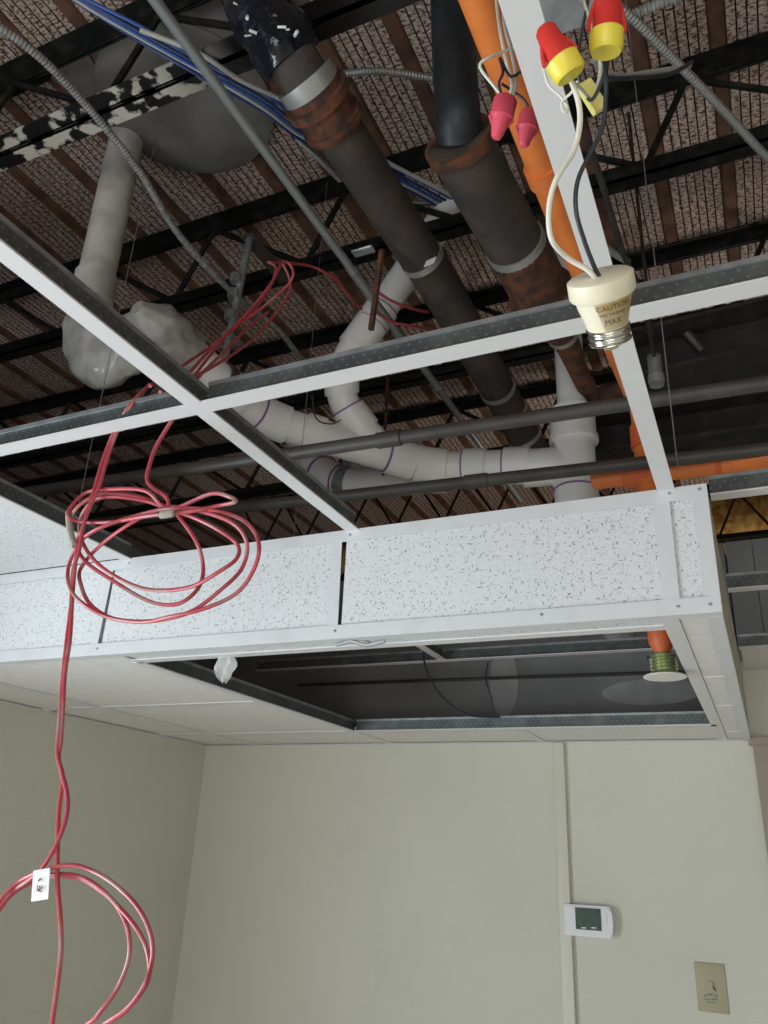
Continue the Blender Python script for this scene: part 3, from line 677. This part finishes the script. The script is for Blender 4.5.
tee('cross tee right of the lamp socket reaching the right edge', (XB_+h, YC, ZU), (.62, YC, ZU))
tee('cross tee at the left wall beside the bright tile', (XL, YC, ZU), (XC-h, YC, ZU))
tee('ceiling tee near the left wall above the vertical tiles', (-1.93, YC+h, ZU), (-1.93, YR, ZU))
tee('cross tee right of the soffit, nearest the orange pipe', (-.03, 1.425, ZU), (1.2, 1.425, ZU))
tee('cross tee right of the soffit, middle one', (-.03, 2.00, ZU), (1.2, 2.00, ZU))
tee('cross tee close to the back wall right of the soffit', (-.03, 2.60, ZU), (1.2, 2.60, ZU))
tee('upper cross tee seen inside the dark soffit opening', (-1.75, 2.60, ZU+.01), (-.06, 2.60, ZU+.01))
tee('slanting upper tee end inside the dark soffit opening', (-.98, 2.0, ZU+.012), (-.98, 2.60-h, ZU+.012))
tee('lower tee along the left edge of the soffit opening', (XC, 1.46, ZL), (XC, YB, ZL))
tee('lower tee along the back edge of the soffit opening', (XC+h, 2.60, ZL), (-.118, 2.60, ZL))
tee('lower tee along the right edge of the soffit opening', (-.118, 1.40, ZL), (-.118, YB, ZL))
tee('lower tee along the front edge of the soffit opening', (XC, 1.452, ZL), (-.118-h, 1.452, ZL))
tee('lower tee near the left wall between smooth tiles', (-1.93, YR, ZL), (-1.93, YB, ZL))
for Y, lab in ((2.0, 'lower cross tee left of the opening, nearer one'), (2.60, 'lower cross tee left of the opening, nearer the back wall')):
    tee(lab, (-1.93+h, Y, ZL), (XC-h, Y, ZL))
    tee(lab.replace('left of the opening', 'against the left wall'), (XL, Y, ZL), (-1.93-h, Y, ZL))
tee('short lower cross tee behind the opening, between back tiles', (-.72, 2.60+h, ZL), (-.72, YB, ZL))
# tiles
def tile(label, x0, x1, y0, y1, z, m='plaintile', group=None):
    g = .004
    return tag(mesh_obj('ceiling_tile', bevelled((x0+g, y0+g, z+.002), (x1-g, y1-g, z+.017), .002, 1), M[m]), label, 'ceiling tile', group)
tile('bright speckled tile lying in the upper ceiling at far left', -1.93, XC, YC, YR-.004, ZU, 'tile')
tile('narrow speckled upper tile against the left wall', XL, -1.93, YC, YR-.004, ZU, 'tile')
for i, (ya, yb, w1) in enumerate(((YR+.005, 2.0, 'front'), (2.0, 2.60, 'middle'), (2.60, YB, 'rear'))):
    tile('smooth lower tile left of the soffit opening, %s one' % w1, -1.93, XC, ya, yb, ZL)
    tile('narrow smooth lower tile against the left wall, %s one' % w1, XL, -1.93, ya, yb, ZL)
tile('rear border tile behind the opening, left one', XC, -.72, 2.60, YB, ZL); tile('rear border tile behind the opening, right one', -.72, -.118, 2.60, YB, ZL)
tile('upper border tile at the back wall right of the soffit', -.03, 1.2, 2.60, YB, ZU)
tile('narrow front strip tile under the vertical panels, left part', XC+.01, -.70, YR+.024, 1.452, ZL, 'tile'); tile('narrow front strip tile under the vertical panels, right part', -.70, -.118, YR+.024, 1.452, ZL, 'tile')
for ya, yb, lab in ((1.40, 1.90, 'nearest'), (1.905, 2.27, 'second'), (2.275, 2.74, 'third'), (2.745, YB, 'farthest')):
    tile('narrow tile piece on the right underside of the soffit, %s' % lab, -.108, -.045, ya, yb, ZL-.001, 'plaintile')
# vertical panels of the riser
def vtile(label, x0, x1, tilt=0):
    bm = bevelled((x0, YR, ZL+.012), (x1, YR+.016, ZU-.012), .0015, 1)
    if tilt: bmesh.ops.rotate(bm, verts=bm.verts, cent=((x0+x1)/2, YR, ZL), matrix=Matrix.Rotation(tilt, 3, 'Y'))
    return tag(mesh_obj('riser_tile', bm, M['tile']), label, 'ceiling tile', 'upright speckled tiles of the soffit face')
vtile('upright speckled tile at far left of the soffit face', XL, -1.365); vtile('upright speckled tile behind the hanging red coil', -1.355, -.765)
vtile('widest clear upright speckled tile right of the crooked divider', -.735, -.112); vtile('narrow cut upright tile at the right corner of the soffit', -.104, -.05)
def trim(label, lo, hi, leg, dots=(), rot=0):     # painted steel angle: two legs and rivets
    t = thing('edge_angle', label, 'metal trim', lo)
    bm = BX(lo, hi)
    if rot: bmesh.ops.rotate(bm, verts=bm.verts, cent=((lo[0]+hi[0])/2, lo[1], lo[2]), matrix=Matrix.Rotation(rot, 3, 'Y'))
    mesh_obj('front_leg', bm, M['trim'], t)
    if leg: mesh_obj('flat_leg', BX(*leg), M['trim'], t)
    for x, z in dots: mesh_obj('rivet', lathe([(.0032, 0), (.0028, .0012), (.001, .0018)], (x, lo[1], z), (0, -1, 0), 10), M['galv'], t, True)
    return t
yf = YR-.003
trim('long white angle capping the top of the soffit face', (XL, yf-.0015, ZU-.024), (-.033, yf, ZU+.002), ((XL, yf, ZU-.001), (-.033, YR+.024, ZU+.001)), ((-.095, ZU-.008), (-.045, ZU-.008), (-.725, ZU-.010), (-1.31, ZU-.010)))
trim('long white angle along the bottom of the soffit face', (XL, yf-.0015, ZL-.002), (-.033, yf, ZL+.024), ((XL, yf, ZL-.003), (-.033, YR+.024, ZL-.0012)), ((-.10, ZL+.010), (-.05, ZL+.010), (-.745, ZL+.012), (-1.36, ZL+.012), (-.33, ZL+.014), (-1.9, ZL+.012)))
trim('white vertical strip at the right corner of the soffit', (-.056, yf-.001, ZL+.024), (-.033, yf+.0005, ZU-.024), ((-.034, yf, ZL+.024), (-.033, YR+.024, ZU-.024)))
trim('white vertical divider next to the narrow cut tile', (-.123, yf-.001, ZL+.024), (-.096, yf+.0005, ZU-.024), None)
trim('crooked white vertical divider in the middle of the soffit face', (-.765, yf-.001, ZL+.024), (-.740, yf+.0005, ZU-.024), None, rot=-.02)
trim('white vertical divider behind the red coil', (-1.382, yf-.001, ZL+.024), (-1.362, yf+.0005, ZU-.024), None, rot=.03)
# crumpled lip of metal at the bottom angle
bm = bmesh.new(); q = PY(350, 642, YR+.01)
tube(bm, [q+Vector((-.03, 0, -.004)), q+Vector((0, .004, .003)), q+Vector((.03, .012, -.006)), q+Vector((.07, .012, 0))], .004, 6)
tag(mesh_obj('bent_clip', bm, M['galv'], None, True), 'bent grey metal clip at the lower edge of the soffit face', 'clip')
# right end of the soffit
side = thing('soffit_end_panel', 'tan end panel closing the right side of the soffit', 'panel', (-.033, YR+.025, ZL))
mesh_obj('panel', BX((-.050, YR+.026, ZL+.01), (-.036, YB, ZU-.004)), M['tan'], side)
mesh_obj('top_angle', BX((-.0365, YR+.025, ZU-.024), (-.033, YB, ZU+.001)), M['tan'], side)
mesh_obj('bottom_angle', BX((-.0365, YR+.025, ZL-.003), (-.033, YB, ZL+.022)), M['tan'], side)
mesh_obj('bottom_leg', BX((-.056, YR+.025, ZL-.0035), (-.0335, YB, ZL-.0022)), M['trim'], side)
# wall angles under the lower ceiling
wa = thing('wall_angle', 'thin white wall angle where lower ceiling meets the back wall', 'metal trim', (-1, YB, ZL)); mesh_obj('leg', BX((XL, YB-.006, ZL-.003), (-.033, YB-.0005, ZL)), M['trim'], wa); mesh_obj('flat_leg', BX((XL, YB-.022, ZL-.0025), (-.033, YB-.006, ZL-.001)), M['trim'], wa)
wa = thing('wall_angle', 'thin white wall angle where lower ceiling meets the left wall', 'metal trim', (XL, 2, ZL)); mesh_obj('leg', BX((XL+.0005, YR+.03, ZL-.003), (XL+.006, YB-.02, ZL)), M['trim'], wa); mesh_obj('flat_leg', BX((XL+.006, YR+.03, ZL-.0025), (XL+.022, YB-.02, ZL-.001)), M['trim'], wa)
# hanger wires
for (x, y, Y, lab) in ((678, 470, 1.34, 'thin hanger wire near the orange pipe fitting'), (86, 470, 1.30, 'thin hanger wire behind the left red strands'), (283, 650, 1.8, 'thin hanger wire inside the left of the soffit opening')):
    q = PY(x, y, Y)
    tag(mesh_obj('hanger_wire', TB([Vector((q.x, q.y, min(q.z, ZU+.02) if y < 600 else q.z)), Vector((q.x, q.y, ZD))], .0010, 6), M['galv']), lab, 'wire')
# conduit and black wires seen in the opening
a = PZ(345, 680, .57)
tag(mesh_obj('thin_conduit', TB([Vector((-1.7, YB-.09, 2.36)), Vector((-.06, YB-.09, 2.345))], .006, 8), M['dark'], None, True), 'thin dark conduit across the wall inside the soffit opening', 'conduit')
cable([PY(424, 640, 2.5), PY(425, 665, 2.5), PY(438, 692, 2.52), PY(458, 710, 2.54), PY(474, 716, 2.55), PY(500, 717, 2.55)], .004, M['wireblack'], 'black cable drooping onto the back tee inside the opening', 'black_cable')
cable([PY(488, 662, 2.53), PY(486, 680, 2.53), PY(492, 700, 2.54), PY(492, 716, 2.55), PY(474, 712, 2.55)], .0028, M['wireblack'], 'thin black wire hanging beside the drooping cable in the opening', 'black_cable')
# white torn plastic hanging at the tee
q = PY(225, 657, 1.46); bm = bmesh.new(); n = 9; rows = []
for i in range(n):
    f = i/(n-1); wdt = .029*(1.05-.5*abs(f-.45)*2)*(1 if f < .95 else .5)
    rows.append([bm.verts.new(q+Vector((wdt*(k/6*2-1)+.006*f, .006*math.sin(k*1.9+i*.8), .010-.068*f+.003*math.cos(k*2.1)))) for k in range(7)])
for a, b in zip(rows, rows[1:]):
    for k in range(6): bm.faces.new((a[k], a[k+1], b[k+1], b[k]))
bmesh.ops.solidify(bm, geom=bm.faces[:], thickness=.0012)
tag(mesh_obj('plastic_scrap', bm, M['paper'], None, True), 'small white crumpled plastic scrap dangling from the lower ceiling edge', 'scrap')

# ------------------------------------------------------------------ wall fittings
rx = PY(559, 742, YB).x
t = thing('wall_raceway', 'narrow cream cable raceway running down the back wall to the thermostat', 'raceway', (rx, YB, 1))
mesh_obj('cover', bevelled((rx-.020, YB-.020, 0.02), (rx+.020, YB-.0005, ZL-.004), .004, 2), M['cream_trim'], t, True)
a = PY(569, 904, YB); b = PY(612, 937, YB)
t = thing('thermostat', 'white digital thermostat on the back wall beside the raceway', 'thermostat', (a.x, YB, b.z))
x0, x1, z0, z1 = PY(566, 905, YB).x, PY(613, 920, YB).x, PY(590, 936, YB).z, PY(590, 905, YB).z
bm = bmesh.new(); n = 12; pr = []
for i in range(n+1):
    f = i/n; pr.append((x1+.006*math.sin(math.pi*f), z0+(z1-z0)*f))
pr = [(x0, z0+.004), (x0+.004, z0)]+[(x1-.006, z0)]+[(p[0], p[1]) for p in pr[1:-1]]+[(x1-.006, z1), (x0+.004, z1), (x0, z1-.004)]
fr = [bm.verts.new((x, YB-.040, z)) for x, z in pr]; bk = [bm.verts.new((x, YB-.001, z)) for x, z in pr]
bm.faces.new(fr); bm.faces.new(bk[::-1])
for i in range(len(pr)): bm.faces.new((fr[i], fr[(i+1) % len(pr)], bk[(i+1) % len(pr)], bk[i]))
bmesh.ops.bevel(bm, geom=[e for e in bm.edges if all(v.co.y < YB-.039 for v in e.verts)], offset=.005, segments=2, affect='EDGES')
mesh_obj('housing', bm, M['thermo'], t)
def onf(x, y): return PY(x, y, YB-.041)
p0, p1 = onf(576, 929), onf(600.5, 909)
sc = mesh_obj('display', BX((p0.x, YB-.0425, p0.z), (p1.x, YB-.039, p1.z)), M['lcd'], t)
for xx in (584, 594): q = onf(xx, 929.5); mesh_obj('display_button', bevelled((q.x-.008, YB-.0435, q.z+.003), (q.x+.008, YB-.0415, q.z+.0065), .0006, 1), M['thermo'], sc)
q = onf(585, 916); mesh_obj('digit_mark', BX((q.x-.004, YB-.0429, q.z-.004), (q.x+.006, YB-.0424, q.z-.002)), M['wireblack'], sc)
q = onf(606, 919); mesh_obj('rocker_button', bevelled((q.x-.004, YB-.0425, q.z-.014), (q.x+.004, YB-.040, q.z+.014), .001, 1), M['thermo'], t)
a = PY(693, 961, YB); b = PY(727, 1013, YB); x0, x1, z0, z1 = a.x+.003, PY(724, 964, YB).x, PY(700, 1011, YB).z, PY(700, 962, YB).z
t = thing('switch_plate', 'beige switch plate with green smudges low on the back wall', 'switch', ((x0+x1)/2, YB, z0))
mesh_obj('plate', bevelled((x0, YB-.006, z0), (x1, YB-.0005, z1), .002, 2), M['beige'], t, True)
cx, cz = (x0+x1)/2, (z0+z1)/2
bm = BX((cx-.005, YB-.016, cz-.003), (cx+.005, YB-.005, cz+.016)); mesh_obj('toggle', bm, M['beige'], t)
mesh_obj('screw', lathe([(.003, 0), (.002, .0015)], (cx, YB-.006, z1-.030), (0, -1, 0), 10), M['galv'], t)
bm = bmesh.new(); tube(bm, [Vector((cx-.002, YB-.008, cz+.012)), Vector((cx+.004, YB-.009, cz+.002)), Vector((cx+.012, YB-.008, cz-.006))], .0028, 6)
mesh_obj('dark_mark', bm, M['ink'], t)
bm = bmesh.new()
for dx, dz, w_, h_ in ((-.018, -.022, .010, .005), (-.004, -.018, .016, .006), (.012, -.020, .010, .006), (-.014, -.031, .018, .004), (.006, -.029, .016, .006), (-.004, -.038, .026, .003)):
    box(bm, (cx+dx-w_/2, YB-.0066, cz+dz-h_/2), (cx+dx+w_/2, YB-.0055, cz+dz+h_/2))
mesh_obj('green_print', bm, M['greenink'], t)
# door casing at the right edge
bm = bmesh.new(); dx = -.030
box(bm, (dx, YB-.018, 0), (dx+.065, YB-.0005, ZL-.020)); box(bm, (dx-.012, YB-.030, ZL-.020), (1.0, YB-.0005, ZL+.006)); box(bm, (.90, YB-.018, 0), (.965, YB-.0005, ZL-.020))
d = struct('door_1', bm, M['caseing']); mesh_obj('door_leaf', bevelled((dx+.067, YB-.006, 0), (.898, YB-.0008, ZL-.022), .002, 1), M['wall'], d)
mesh_obj('door_handle', lathe([(.012, 0), (.012, .03), (.026, .045), (.026, .06), (.01, .066)], (.10, YB-.006, 1.0), (0, -1, 0), 16), M['galv'], d, True)
bm = bmesh.new()
box(bm, (XL, YB-.014, 0), (-.05, YB-.0005, .1)); struct('baseboard_back', bm, M['cream_trim'])
bm = bmesh.new(); box(bm, (XL+.0005, YF+.01, 0), (XL+.014, YB-.02, .1)); struct('baseboard_left', bm, M['cream_trim'])

# ------------------------------------------------------------------ red cables
RC = .0030
def red(pts, Y, label, wob=.012, closed=False, r=RC, m='red', name='red_cable'):
    P = []
    for i, p in enumerate(pts):
        y = Y+wob*math.sin(i*1.7+len(pts))
        P.append(PY(p[0], p[1], y if len(p) < 3 else p[2]))
    return TB(catmull(P, 7, closed), r, 8, closed), M[m]
coil = thing('hanging_cable_coil', 'tangled coil of red cable hanging from the ceiling tee crossing', 'cable coil', PY(170, 508, .86))
loops = [
 [(169,509),(210,494),(230,497),(235,502),(217,506),(193,511),(149,516),(112,522),(81,522),(68,516),(73,504),(88,492),(112,489),(146,491)],
 [(169,509),(203,509),(237,517),(254,531),(259,551),(251,575),(234,595),(203,609),(169,617),(142,622),(108,617),(81,602),(69,585),(69,565),(81,541),(102,527),(142,514)],
 [(169,507),(203,512),(234,524),(247,544),(242,568),(223,588),(190,612),(152,621),(115,619),(91,605),(81,585),(81,568),(102,544),(135,521)],
 [(169,510),(190,516),(217,529),(237,544),(237,558),(220,571),(190,587),(152,590),(122,580),(95,561),(81,538),(81,517),(95,500),(118,497),(149,502)],
 [(171,509),(179,517),(196,541),(203,565),(200,585),(186,600),(169,605),(146,600),(115,582),(85,561),(73,538),(70,520),(81,504),(105,493),(140,497)]]
for i, l in enumerate(loops):
    bm, m = red(l, .85+.006*i, '', .010, True); mesh_obj('cable_loop', bm, m, coil, True)
q = PY(167, 514, .835); mesh_obj('knot_tape', bevelled(q-Vector((.013, .004, .006)), q+Vector((.013, .004, .005)), .003, 2), M['dusty'], coil, True)['label'] = 'pale tape knot in the middle of the coil'
q = [PY(69, 512, .85), PY(69, 520, .85), PY(71, 534, .85), PY(75, 546, .85)]; mesh_obj('dusty_tape', TB(catmull(q), .0052, 8), M['dusty'], coil, True)['label'] = 'grey dusty tape at the left bend'
for pts, lab in (
 ([(150,384,.87),(134,402,.835),(118,430),(107,460),(99,487),(91,504),(83,527),(79,551),(73,571),(71,605),(66,646),(62,687),(59,727),(57.5,754),(62.6,777),(59,808),(57.5,848),(57.5,882),(61,930),(60,963),(52,1024),(48,1060)], 'red cable strand dropping straight past the coil down the left side'),
 ([(146,388,.87),(130,405,.835),(114,432),(103,460),(95,487),(88,510),(82,530),(78,541),(74,578),(72,605),(70,639),(65,673),(63,707),(61,740),(59,760),(67,794),(66,818),(56,845),(42,868),(29,880),(13.5,891),(0,909),(-20,940),(-35,1000)], 'red cable strand that wanders and joins the lower loop at its tag'),
 ([(182,406,.83),(178,412),(169,425),(156,447),(149,467),(147,480),(153,488),(166,497),(169,507)], 'dusty red strand from the crossing down to the coil knot')):
    P = [PY(p[0], p[1], p[2] if len(p) > 2 else .85+.004*math.sin(i)) for i, p in enumerate(pts)]
    tag(mesh_obj('red_cable', TB(catmull(P, 7), RC if 'dusty' not in lab else .0032, 8), M['red'], None, True), lab, 'cable')
low = thing('lower_cable_coil', 'open loops of red cable hanging at lower left with a white tag', 'cable coil', PY(41, 884, .86))
for i, l in enumerate((
 [(44,870),(71,865),(95,872),(118,887),(139,909),(151,936),(152,960),(145,984),(129,1007),(105,1024),(60,1052),(10,1056),(-28,1020),(-34,970),(-16,925),(0,900),(20,881)],
 [(34,879),(57,874),(81,877),(101,889),(118,906),(135,926),(147,950),(149,977),(135,1001),(112,1021),(60,1047),(0,1048),(-32,1010),(-30,960),(-8,912),(12,890)],
 [(36,881),(57,876),(81,879),(101,891),(117,906),(128,930),(129,957),(118,987),(101,1011),(88,1024),(50,1042),(5,1040),(-24,1000),(-24,955),(-5,915),(14,893)])):
    bm, m = red(l, .85+.008*i, '', .006, True, .0028); mesh_obj('cable_loop', bm, m, low, True)
q = PY(41, 883, .838)
bm = BX((-.0125, -.0006, -.020), (.0125, .0006, .016)); bmesh.ops.rotate(bm, verts=bm.verts, cent=(0, 0, 0), matrix=Matrix.Rotation(-.18, 3, 'Y') @ Matrix.Rotation(.12, 3, 'Z')); bmesh.ops.translate(bm, verts=bm.verts, vec=q)
tg = mesh_obj('paper_tag', bm, M['paper'], low); bm = bmesh.new()
for a, b in (((-.004, .003), (.001, .004)), ((-.001, .006), (-.002, .001)), ((-.004, -.003), (.000, -.009)), ((.000, -.009), (.005, -.004)), ((-.004, -.008), (.005, -.010)), ((.001, -.003), (.002, -.010))):
    tube(bm, [q+Vector((a[0], -.0022, a[1])), q+Vector((b[0], -.0022, b[1]))], .0006, 5)
mesh_obj('handwriting', bm, M['ink'], tg)
# strands above the tees
for pts, lab in (
 ([(165,398,.66),(190,372,.80),(215,345,.95),(250,310,1.1),(272,282,1.2),(283,262,1.3),(292,268,1.3),(290,282,1.28),(262,308,1.2),(232,330,1.1),(205,362,.9),(178,398,.68)], 'red cable looping up over the conduit to the joist'),
 ([(150,386,.64),(182,366,.80),(222,338,1.0),(262,300,1.15),(276,270,1.3),(268,262,1.35)], 'red cable climbing from the left tee towards the joist'),
 ([(160,392,.64),(196,376,.75),(236,352,.95),(262,330,1.15),(290,290,1.3),(282,262,1.38)], 'second red cable climbing beside the looped one'),
 ([(184,404,.64),(196,380,.75),(226,350,.95),(250,326,1.1),(268,312,1.2)], 'red cable end passing behind the tee crossing')):
    P = [PZ(*p) for p in pts]; tag(mesh_obj('red_cable', TB(catmull(P, 6), .0032, 8), M['red'], None, True), lab, 'cable')
for pts, lab in (
 ([(270,262,1.6),(310,266,1.65),(335,280,1.62),(352,300,1.58),(372,318,1.58)], 'dull red cable running to the white branch pipe'),
 ([(330,272,1.62),(346,292,1.6),(364,314,1.6),(380,322,1.6)], 'dull red cable just below its twin near the conduit'),
 ([(372,288,1.5),(390,300,1.46),(410,308,1.46),(428,312,1.5)], 'red cable wrapped over the white branch pipe, upper one'),
 ([(376,312,1.48),(392,322,1.46),(412,326,1.46),(436,330,1.5)], 'red cable wrapped over the white branch pipe, lower one'),
 ([(505,372,1.7),(514,386,1.7),(524,402,1.7),(530,412,1.7)], 'short red cable right of the iron pipe end')):
    P = [PZ(*p) for p in pts]; tag(mesh_obj('red_cable', TB(catmull(P, 6), .0045, 8), M['reddull'], None, True), lab, 'cable')
# rusty hanger bar in front of the branch pipe
a, b = PZ(382, 250, 1.5), PZ(371, 330, 1.28)
tag(mesh_obj('hanger_bar', TB([a, b], .009, 4), M['rusty']), 'slanting rusty flat bar in front of the white branch pipe', 'bracket')

# ------------------------------------------------------------------ lamp socket, wires and connectors near the camera
ax_up = (UP*.84-RT*.27-fw*.42).normalized()
q = PD(601, 284, .50)
t = thing('lamp_socket', 'cream lamp socket adapter with caution label hanging from wires', 'lamp socket', q)
mesh_obj('rim_disc', lathe([(.0, .0062), (.0185, .006), (.0205, .0045), (.0207, -.0055), (.0195, -.0072), (.0, -.0075)], q, ax_up, 48), M['socket'], t, True)
cone = [(.0, -.007), (.0175, -.0071), (.0168, -.012), (.0145, -.020), (.0128, -.0275), (.0, -.028)]
mesh_obj('cone_body', lathe(cone, q, ax_up, 48), M['socket'], t, True)['label'] = 'white tapering body'
pr = [(.0, -.027)]+[(.0128+.0011*math.sin(i*math.pi/4), -.027-i*.00055) for i in range(20)]+[(.0, -.040)]
mesh_obj('screw_shell', lathe(pr, q, ax_up, 40), M['shell'], t, True)
mesh_obj('contact_tip', lathe([(.006, -.0395), (.005, -.042), (.002, -.043)], q, ax_up, 20), M['brass'], t, True)
# caution label wrapped on the cone, lettering raised on it
side_ = ax_up.cross(-fw).normalized(); front = side_.cross(ax_up).normalized()
if side_.dot(RT) < 0: side_ = -side_
def coneR(h):
    pts = [(-.0071, .0175), (-.012, .0168), (-.020, .0145), (-.0275, .0128), (-.04, .0128)]
    for (h0, r0_), (h1, r1_) in zip(pts, pts[1:]):
        if h <= h0 and h >= h1: return r0_+(r1_-r0_)*(h-h0)/(h1-h0)
    return .0175
fr = front if front.dot(-fw) > 0 else -front
def oncone(a, h, e): R = coneR(h)+e; return q+ax_up*h+(side_*math.sin(a)+fr*math.cos(a))*R
bm = bmesh.new(); rows = []
for j in range(7):
    h = -.0085-j*.0030; sk = -.15+.07*j
    rows.append([bm.verts.new(oncone(-.62+sk*.5+i*(1.75-.10*j)/14, h, .0004)) for i in range(15)])
for a, b in zip(rows, rows[1:]):
    for i in range(14): bm.faces.new((a[i], a[i+1], b[i+1], b[i]))
bmesh.ops.solidify(bm, geom=bm.faces[:], thickness=.0002)
lb = mesh_obj('caution_label', bm, M['labelcream'], t)
def wrap_text(txt, size, h0, a0, spread=1.0):
    cu = bpy.data.curves.new('txt', 'FONT'); cu.body = txt; cu.size = size; cu.extrude = 0.00005
    ob = bpy.data.objects.new('txt', cu); C.objects.link(ob); dg = bpy.context.evaluated_depsgraph_get(); dg.update()
    me = bpy.data.meshes.new_from_object(ob.evaluated_get(dg)); bpy.data.objects.remove(ob)
    bm = bmesh.new(); bm.from_mesh(me); bpy.data.meshes.remove(me)
    for v in bm.verts:
        x, y, z = v.co; v.co = oncone(a0+x/.0155*spread, h0+y, .0007+z)
    return mesh_obj('lettering', bm, M['ink'], lb)
wrap_text('CAUTION', .0044, -.0128, -.66, 1.0)
wrap_text('FIRE HAZARD', .0026, -.0166, -.58, 1.0)
wrap_text('MAX', .0052, -.0226, -.45, 1.0)
# leads
def wire(pts, r, m, label, name='lead_wire', cat='wire'):
    return tag(mesh_obj(name, TB(catmull([PD(*p) for p in pts], 8), r, 10), M[m], None, True), label, cat)
wire([(571,80,.47),(578,100,.47),(580,122,.47),(574,150,.47),(556,180,.47),(549,210,.475),(552,240,.48),(568,258,.49),(588,270,.492),(596,280,.494)], .0017, 'wirewhite', 'thick white lead curving from red and yellow connector to the socket')
wire([(605,55,.48),(606,90,.48),(603,125,.48),(592,150,.48),(578,180,.48),(576,210,.48),(584,240,.485),(594,266,.492),(601,280,.494)], .0014, 'wireblack', 'black lead from the top connector to the socket')
wire([(569,80,.48),(580,88,.52),(592,96,.56),(600,60,.60),(580,-10,.66),(560,-70,.8)], .0013, 'wirewhite', 'white supply wire rising behind the yellow clip')
wire([(608,52,.48),(606,70,.50),(590,100,.54),(578,62,.60),(590,-10,.66),(600,-70,.8)], .0013, 'wireblack', 'black supply wire rising behind the connectors')
wire([(545,40,.62),(543,62,.62),(548,84,.62),(560,96,.62),(568,108,.62),(564,112,.62),(562,102,.62),(572,92,.60),(577,82,.58)], .0011, 'wirewhite', 'thin white wire loop beside the broad white tee')
def nut(p_tip, p_base, D, label, m1, m2, split=.58, r0=.006, r1=.0092, wings=True, D2=None):
    a = PD(*p_tip, D); b = PD(*p_base, D2 or D); ax = (b-a); L = ax.length; ax.normalize()
    t = thing('wire_connector', label, 'wire connector', b)
    s = L*split
    mesh_obj('cap', lathe([(.001, 0), (r0*.7, .0006), (r0, L*.08), (r0+(r1-r0)*.6, s*.9), (r1*.95, s)], a, ax, 20), M[m1], t, True)
    mesh_obj('skirt', lathe([(r1*.95, s), (r1*1.06, s+.0008), (r1*1.06, L*.93), (r1*.9, L), (.004, L)], a, ax, 20), M[m2], t, True)
    if wings:
        sd = ax.cross(fw).normalized()
        for k in (-1, 1):
            c = a+ax*(L*.5); bm = bmesh.new()
            tube(bm, [a+ax*(L*.25)+sd*k*r0*.9, c+sd*k*(r1*1.02), a+ax*(s)+sd*k*(r1*1.15)], .0014, 6); mesh_obj('wing', bm, M[m1], t, True)
    return t
nut((543, 26), (571, 76), .46, 'tilted red and yellow wire connector on the white lead', 'capred', 'capyellow', .64)
nut((608, -20), (606, 53), .46, 'upright red and yellow wire connector cut by the top edge', 'capred', 'capyellow', .70, .0068, .0092)
nut((496, 139), (506, 98), .74, 'pink wire connector further left with black and white wires', 'cappink', 'cappink', .5, .0055, .0105)
nut((523, 147), (531, 112), .78, 'pink wire connector partly hidden by the white tee', 'cappink', 'cappink', .5, .0055, .0100)
# flat yellow clip
a = PD(592, 97, .55); bm = BX((-.0055, -.003, -.0115), (.0055, .003, .0115)); Rm = Matrix((RT, -fw, UP)).transposed()
bmesh.ops.bevel(bm, geom=list(bm.edges), offset=.0008, segments=1, affect='EDGES')
bmesh.ops.rotate(bm, verts=bm.verts, cent=(0, 0, 0), matrix=Rm @ Matrix.Rotation(math.radians(-32), 3, 'Y')); bmesh.ops.translate(bm, verts=bm.verts, vec=a)
t = thing('push_in_connector', 'flat pale yellow wire clip below the red connectors', 'wire connector', a); mesh_obj('housing', bm, M['yellowtag'], t)
# wires at the pink connectors
for pts, r, m, lab in (
 ([(506,100,.76),(494,86,.76),(480,66,.76),(492,56,.76),(508,50,.78),(520,44,.80)], .0016, 'wirewhite', 'white wire bent in a square loop left of the orange pipe'),
 ([(508,100,.76),(512,84,.76),(506,60,.78),(500,30,.82),(497,8,.9),(492,-40,1.0)], .0017, 'wirewhite', 'white wire rising along the orange pipe, left strand'),
 ([(511,102,.76),(516,80,.76),(511,50,.78),(504,20,.82),(500,-40,1.0)], .0017, 'greycable', 'pale grey wire rising along the orange pipe, right strand'),
 ([(503,98,.75),(499,84,.75),(503,72,.75),(500,58,.76),(510,76,.75),(520,72,.76)], .0014, 'wireblack', 'black wires curling above the left pink connector'),
 ([(531,112,.78),(524,100,.78),(514,92,.78),(502,84,.77)], .0014, 'wireblack', 'black wire linking the two pink connectors')):
    wire(pts, r, m, lab)
# junction box at the top edge
q = PZ(556, -6, 1.02)
t = thing('junction_box', 'teal grey metal junction box at the top edge behind the connectors', 'junction box', q)
mesh_obj('box_body', bevelled(q+Vector((-.05, -.05, 0)), q+Vector((.05, .06, .05)), .006, 2), M['boxblue'], t)
mesh_obj('cover', bevelled(q+Vector((-.045, -.045, -.004)), q+Vector((.045, .055, .0005)), .002, 1), M['galv'], t)
for dx in (-.03, .03): mesh_obj('screw', lathe([(.005, 0), (.004, .003)], q+Vector((dx, .02, -.004)), (0, 0, -1), 10), M['galv'], t)
mesh_obj('hanger_rod', TB([q+Vector((0, 0, .045)), Vector((q.x, q.y, ZD))], .005, 8), M['galv'], t)

for o in bpy.data.objects:
    if '_loc' in o: del o['_loc']
